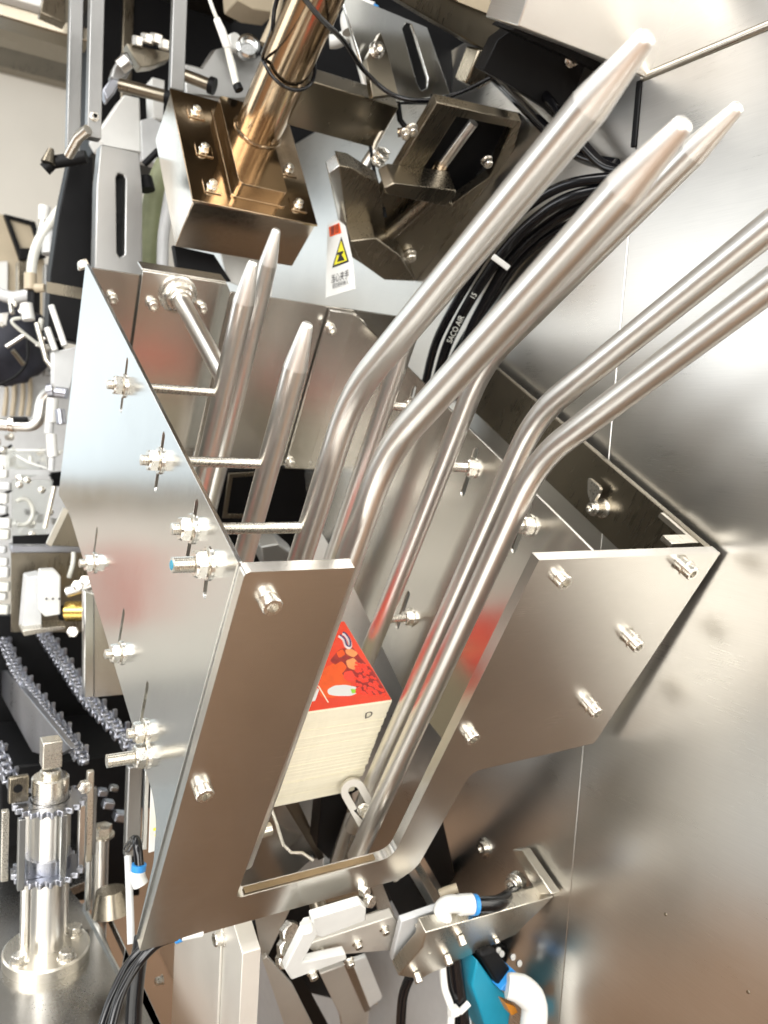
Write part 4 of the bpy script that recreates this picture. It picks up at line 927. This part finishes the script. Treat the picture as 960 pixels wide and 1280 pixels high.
t.part('pusher_bar', M().tube(ppx('B', [(440,1020,.98),(420,1080,1.0)]), 7, 14), 'rod'); t.part('pusher_bar', plate('B', 2, 120, 8, [(455,1010),(478,1020),(440,1082),(420,1082)]), 'dark', bevel=1.5)
t.part('pusher_strip', plate('B', 2, 180, 3, [(414,1000),(418,1002),(412,1080),(404,1082)]), 'white'); t.part('pusher_block', plate('B', 2, 140, 26, [(404,980),(430,976),(436,1010),(412,1076),(396,1060)]), 'black', bevel=2)

t = T('gripper', 'white plastic cornered gripper on a small aluminium bar', 'gripper', 'B')
wg = -20.0
t.part('gripper_bar', plate('B', 2, wg, 12, [(384,1184),(392,1178),(492,1146),(506,1166),(488,1188),(400,1196)]), 'alu', bevel=1.2)
t.part('bar_top', plate('B', 2, wg+14, 6, [(388,1176),(476,1142),(492,1142),(492,1146),(392,1180)]), 'edge', bevel=1)
t.part('pad', plate('B', 2, wg-14, 10, [(390,1149),(452,1130),(458,1136),(458,1150),(401,1172),(392,1169)]), 'white', bevel=1.6)
t.part('pad', plate('B', 2, wg-16, 10, [(356,1212),(383,1158),(391,1156),(397,1168),(378,1204),(432,1192),(434,1199),(364,1225)]), 'white', bevel=1.6)
t.part('pad_stud', M().tube(ppx('B', [(384,1164,.80),(382,1153,.80)]), 6, 14), 'white')
for x, y in ((446, 1178), (400, 1190), (390, 1216), (436, 1200), (480, 1160)):
    p = pl('B', 2, wg-16 if x < 395 or y > 1195 else wg, x, y); cap_bolt(t, p, (0, 0, -1), 4.6, 6)
t.part('gripper_stem', plate('B', 2, wg+60, 12, [(461,1100),(474,1094),(494,1146),(474,1142)]), 'edge', bevel=1)
t = T('folding_channel', 'aluminium folding channel with a white plastic strip, bottom centre', 'channel', 'B')
wg2 = 30.0
t.part('channel_wall', plate('B', 2, wg2, 6, [(334,1196),(328,1200),(362,1300),(400,1300),(366,1232)]), 'alu', bevel=1)
t.part('channel_floor', plate('B', 2, wg2+50, 6, [(352,1222),(378,1222),(420,1300),(376,1300)]), 'black')
t.part('channel_block', plate('B', 2, wg2+16, 10, [(400,1218),(432,1206),(462,1262),(458,1300),(430,1300),(426,1272)]), 'alu', bevel=1.5)
t.part('channel_strip', plate('B', 2, wg2+8, 6, [(440,1202),(458,1196),(478,1246),(476,1250),(462,1260)]), 'white', bevel=1.5)
t.part('channel_bar', plate('B', 2, wg2+12, 5, [(430,1206),(440,1202),(464,1262),(456,1266)]), 'plate', bevel=1)
t = T('inner_mechanism', 'dark shaded mechanism with hex nuts behind the gripper', 'machine part', 'B')
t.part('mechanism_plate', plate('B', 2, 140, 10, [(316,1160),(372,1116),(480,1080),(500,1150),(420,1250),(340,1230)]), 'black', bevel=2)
t.part('mechanism_tube', M().tube(ppx('B', [(398,1118,.93),(452,1104,.95)]), 17, 18), 'dark')
for x, y, r in ((358, 1162, 12), (356, 1180, 14), (352, 1196, 11), (452, 1112, 6), (458, 1124, 7)): fast(t, 'nut', dp('B', .88, x, y), (.3, -.6, -1), r, 9)
t.part('mechanism_rod', M().tube(ppx('B', [(392,1114,.9),(402,1146,.89)]), 9, 14), 'dark')
t = T('silver_wedge', 'pointed silver sheet between aluminium block and gripper', 'sheet', 'B')
t.part('wedge_sheet', plate('B', 2, 60, 3, [(318,1142),(372,1118),(352,1160),(330,1206),(326,1190)]), 'alu', bevel=.8)
t = T('black_sensor_box', 'black rectangular sensor housing with one screw under the front plate', 'sensor', 'B')
wg3 = 20.0
t.part('housing', plate('B', 2, wg3, 12, [(474,1096),(502,1078),(538,1138),(538,1144),(502,1150)]), 'black', bevel=2)
p = pl('B', 2, wg3, 495, 1098); t.part('screw', M().lathe(p, (0, 0, -1), [(0, 4.6), (2, 4.4), (2, 2.4), (1, 2.2)], 16), 'bolt')
t.part('housing_rail', plate('B', 2, wg3-2, 20, [(507,1066),(514,1062),(556,1132),(548,1138)]), 'edge', bevel=1)
t.part('housing_back', plate('B', 2, wg3+60, 20, [(536,1010),(548,1000),(572,1104),(566,1116),(552,1110),(524,1062)]), 'black', bevel=2)

t = T('wall_bracket', 'thick aluminium bracket fixed to the cabinet wall by one bolt', 'bracket', 'B')
wfb = pl('B', 0, 495, 690, 1120)[2]
t.part('bracket_bar', plate('B', 2, wfb, 18, [(528,1184),(532,1166),(692,1121),(645,1168),(536,1218),(526,1224),(498,1220)]), 'edge', bevel=1.2)
bx0 = pl('B', 2, wfb, 532, 1164); 
t.part('bracket_top', plate('B', 2, wfb+20, 6, [(520,1160),(534,1152),(676,1110),(692,1119),(532,1164)]), 'edge', bevel=1)
t.part('bracket_block', plate('B', 2, wfb+24, 8, [(490,1200),(502,1152),(548,1136),(560,1140),(528,1166),(500,1216)]), 'grey', bevel=1.5)
t.part('bracket_flange', M().prism(onp('B', 0, 482, [(640,1062),(652,1062),(690,1118),(672,1118)]), 0, 482, 495.5), 'edge', bevel=1.2)
p = pl('B', 0, 482, 648, 1100); b = fast(t, 'spacer', p, (-1, -.1, -.3), 12, 10); fast(t, 'cap', p+np.array([-10, -1, -3]), (-1, -.1, -.3), 9.5, 8, b)
for x, y in ((575, 1176), (558, 1200), (520, 1222), (620, 1180)):
    p = pl('B', 2, wfb, x, y-6); cap_bolt(t, p, (0, .25, -1), 4.8 if x != 620 else 3.4, 11 if x != 620 else 5, False)
t.part('pin_hole', M().lathe(pl('B', 2, wfb-.2, 537, 1192), (0, 0, -1), [(0, 2), (.6, 2)], 10), 'bolt')
t.part('bolt_hole', M().lathe(pl('B', 2, wfb+20, 560, 1160), (0, -1, 0), [(0, 7), (.8, 7)], 14), 'black')
t = T('elbow_fitting', 'white elbow hose fitting with a blue ring on the aluminium bracket', 'fitting', 'B')
t.part('elbow_body', M().tube(spline(ppx('B', [(555,1152,.93),(553,1136,.93),(562,1130,.93),(576,1130,.935)]), 5), 9.8, 18), 'white'); t.part('fitting_collar', M().tube(ppx('B', [(574,1131,.935),(590,1130,.94)]), 11.5, 20), 'white')
t.part('fitting_ring', M().tube(ppx('B', [(590,1131,.94),(595,1131,.942)]), 11.6, 20), 'blue'); t.part('fitting_hose', M().tube(spline(ppx('B', [(594,1131,.942),(625,1128,.97),(650,1110,1.05)]), 5), 9, 14), 'gloss')
t = T('white_rod_clamp', 'small pale plastic clamp above the elbow fitting', 'clamp', 'B')
t.part('clamp_body', M().tube(spline(ppx('B', [(550,1118,.97),(560,1114,.97),(572,1110,.97)]), 4), 6, 12), 'tan')
t = T('blue_valve', 'teal blue air valve with black cap and thick white elbow at the bottom right', 'valve', 'W')
wv = dp('W', 1.02, 620, 1240)[2]
t.part('valve_body', plate('W', 2, wv, 40, [(597,1200),(620,1232),(640,1250),(634,1300),(612,1300),(590,1232)]), 'teal', bevel=2)
t.part('valve_cap', plate('W', 2, wv-8, 40, [(600,1194),(618,1184),(646,1222),(626,1238)]), 'black', bevel=5)
t.part('blue_ring', plate('W', 2, wv-16, 50, [(644,1214),(648,1218),(632,1240),(626,1238)]), 'blue', bevel=1)
t.part('elbow', M().tube(spline(ppx('W', [(634,1232,1.0),(654,1238,1.0),(668,1258,1.0),(664,1300,1.0)]), 5), [14,15,15.5,16,17,17,17,17,17,16,16,16,16,16,16,16], 20), 'white')
t.part('valve_insert', plate('W', 2, wv-14, 20, [(632,1254),(644,1258),(648,1266),(640,1270)]), 'amber', bevel=1)
for x, y in ((626, 1192), (640, 1196), (648, 1204), (622, 1188)): t.part('valve_screw', M().lathe(dp('W', 1.04, x, y), (0, -.4, -1), [(0, 4), (2.5, 4)], 12), 'slot')
t.part('valve_base', plate('W', 2, wv+44, 20, [(614,1180),(650,1186),(664,1210),(650,1230)]), 'black', bevel=3)
t = T('black_cable', 'black cable hanging below the bracket, wrapped by a white tie', 'cable', 'W')
t.part('cable_jacket', M().tube(spline(ppx('W', [(566,1196,1.0),(570,1230,1.0),(574,1262,1.0),(580,1310,1.0)]), 6), 11, 16), 'gloss')
t.part('white_wire', M().tube(spline(ppx('W', [(553,1208,.99),(556,1236,.99),(564,1264,.985),(560,1310,.98)]), 6), 4.5, 12), 'white')
t = T('cable_tie', 'white cable tie round the hanging black cable', 'cable tie', 'W')
t.part('strap', M().tube(ppx('W', [(564,1266,.985),(576,1264,.985),(586,1254,.99)]), 4, 10), 'white'); t.part('tie_head', M().obox(dp('W', .98, 567, 1264), [(1, 0, 0), (0, 1, 0), (0, 0, 1)], (6, 5, 5)), 'white', bevel=1)
t = T('air_hose', 'black hose curving down left of the hanging black cable', 'hose', 'W')
t.part('hose_tube', M().tube(spline(ppx('W', [(512,1222,1.0),(505,1240,1.0),(502,1262,1.0),(500,1310,1.0)]), 6), 6, 14), 'gloss')

t = T('machine_base_plate', 'pale brushed steel base plate behind the gripper and the folding channel', 'plate', 'W')
ub2 = 474.0
t.part('base_sheet', plate('W', 0, ub2, 4, [(308,1104),(470,1090),(545,1150),(600,1320),(300,1320)]), 'grey', bevel=1)
for x, y in ((470, 1250), (420, 1150)): cap_bolt(t, pl('W', 0, ub2, x, y), (-1, 0, 0), 5, 5)
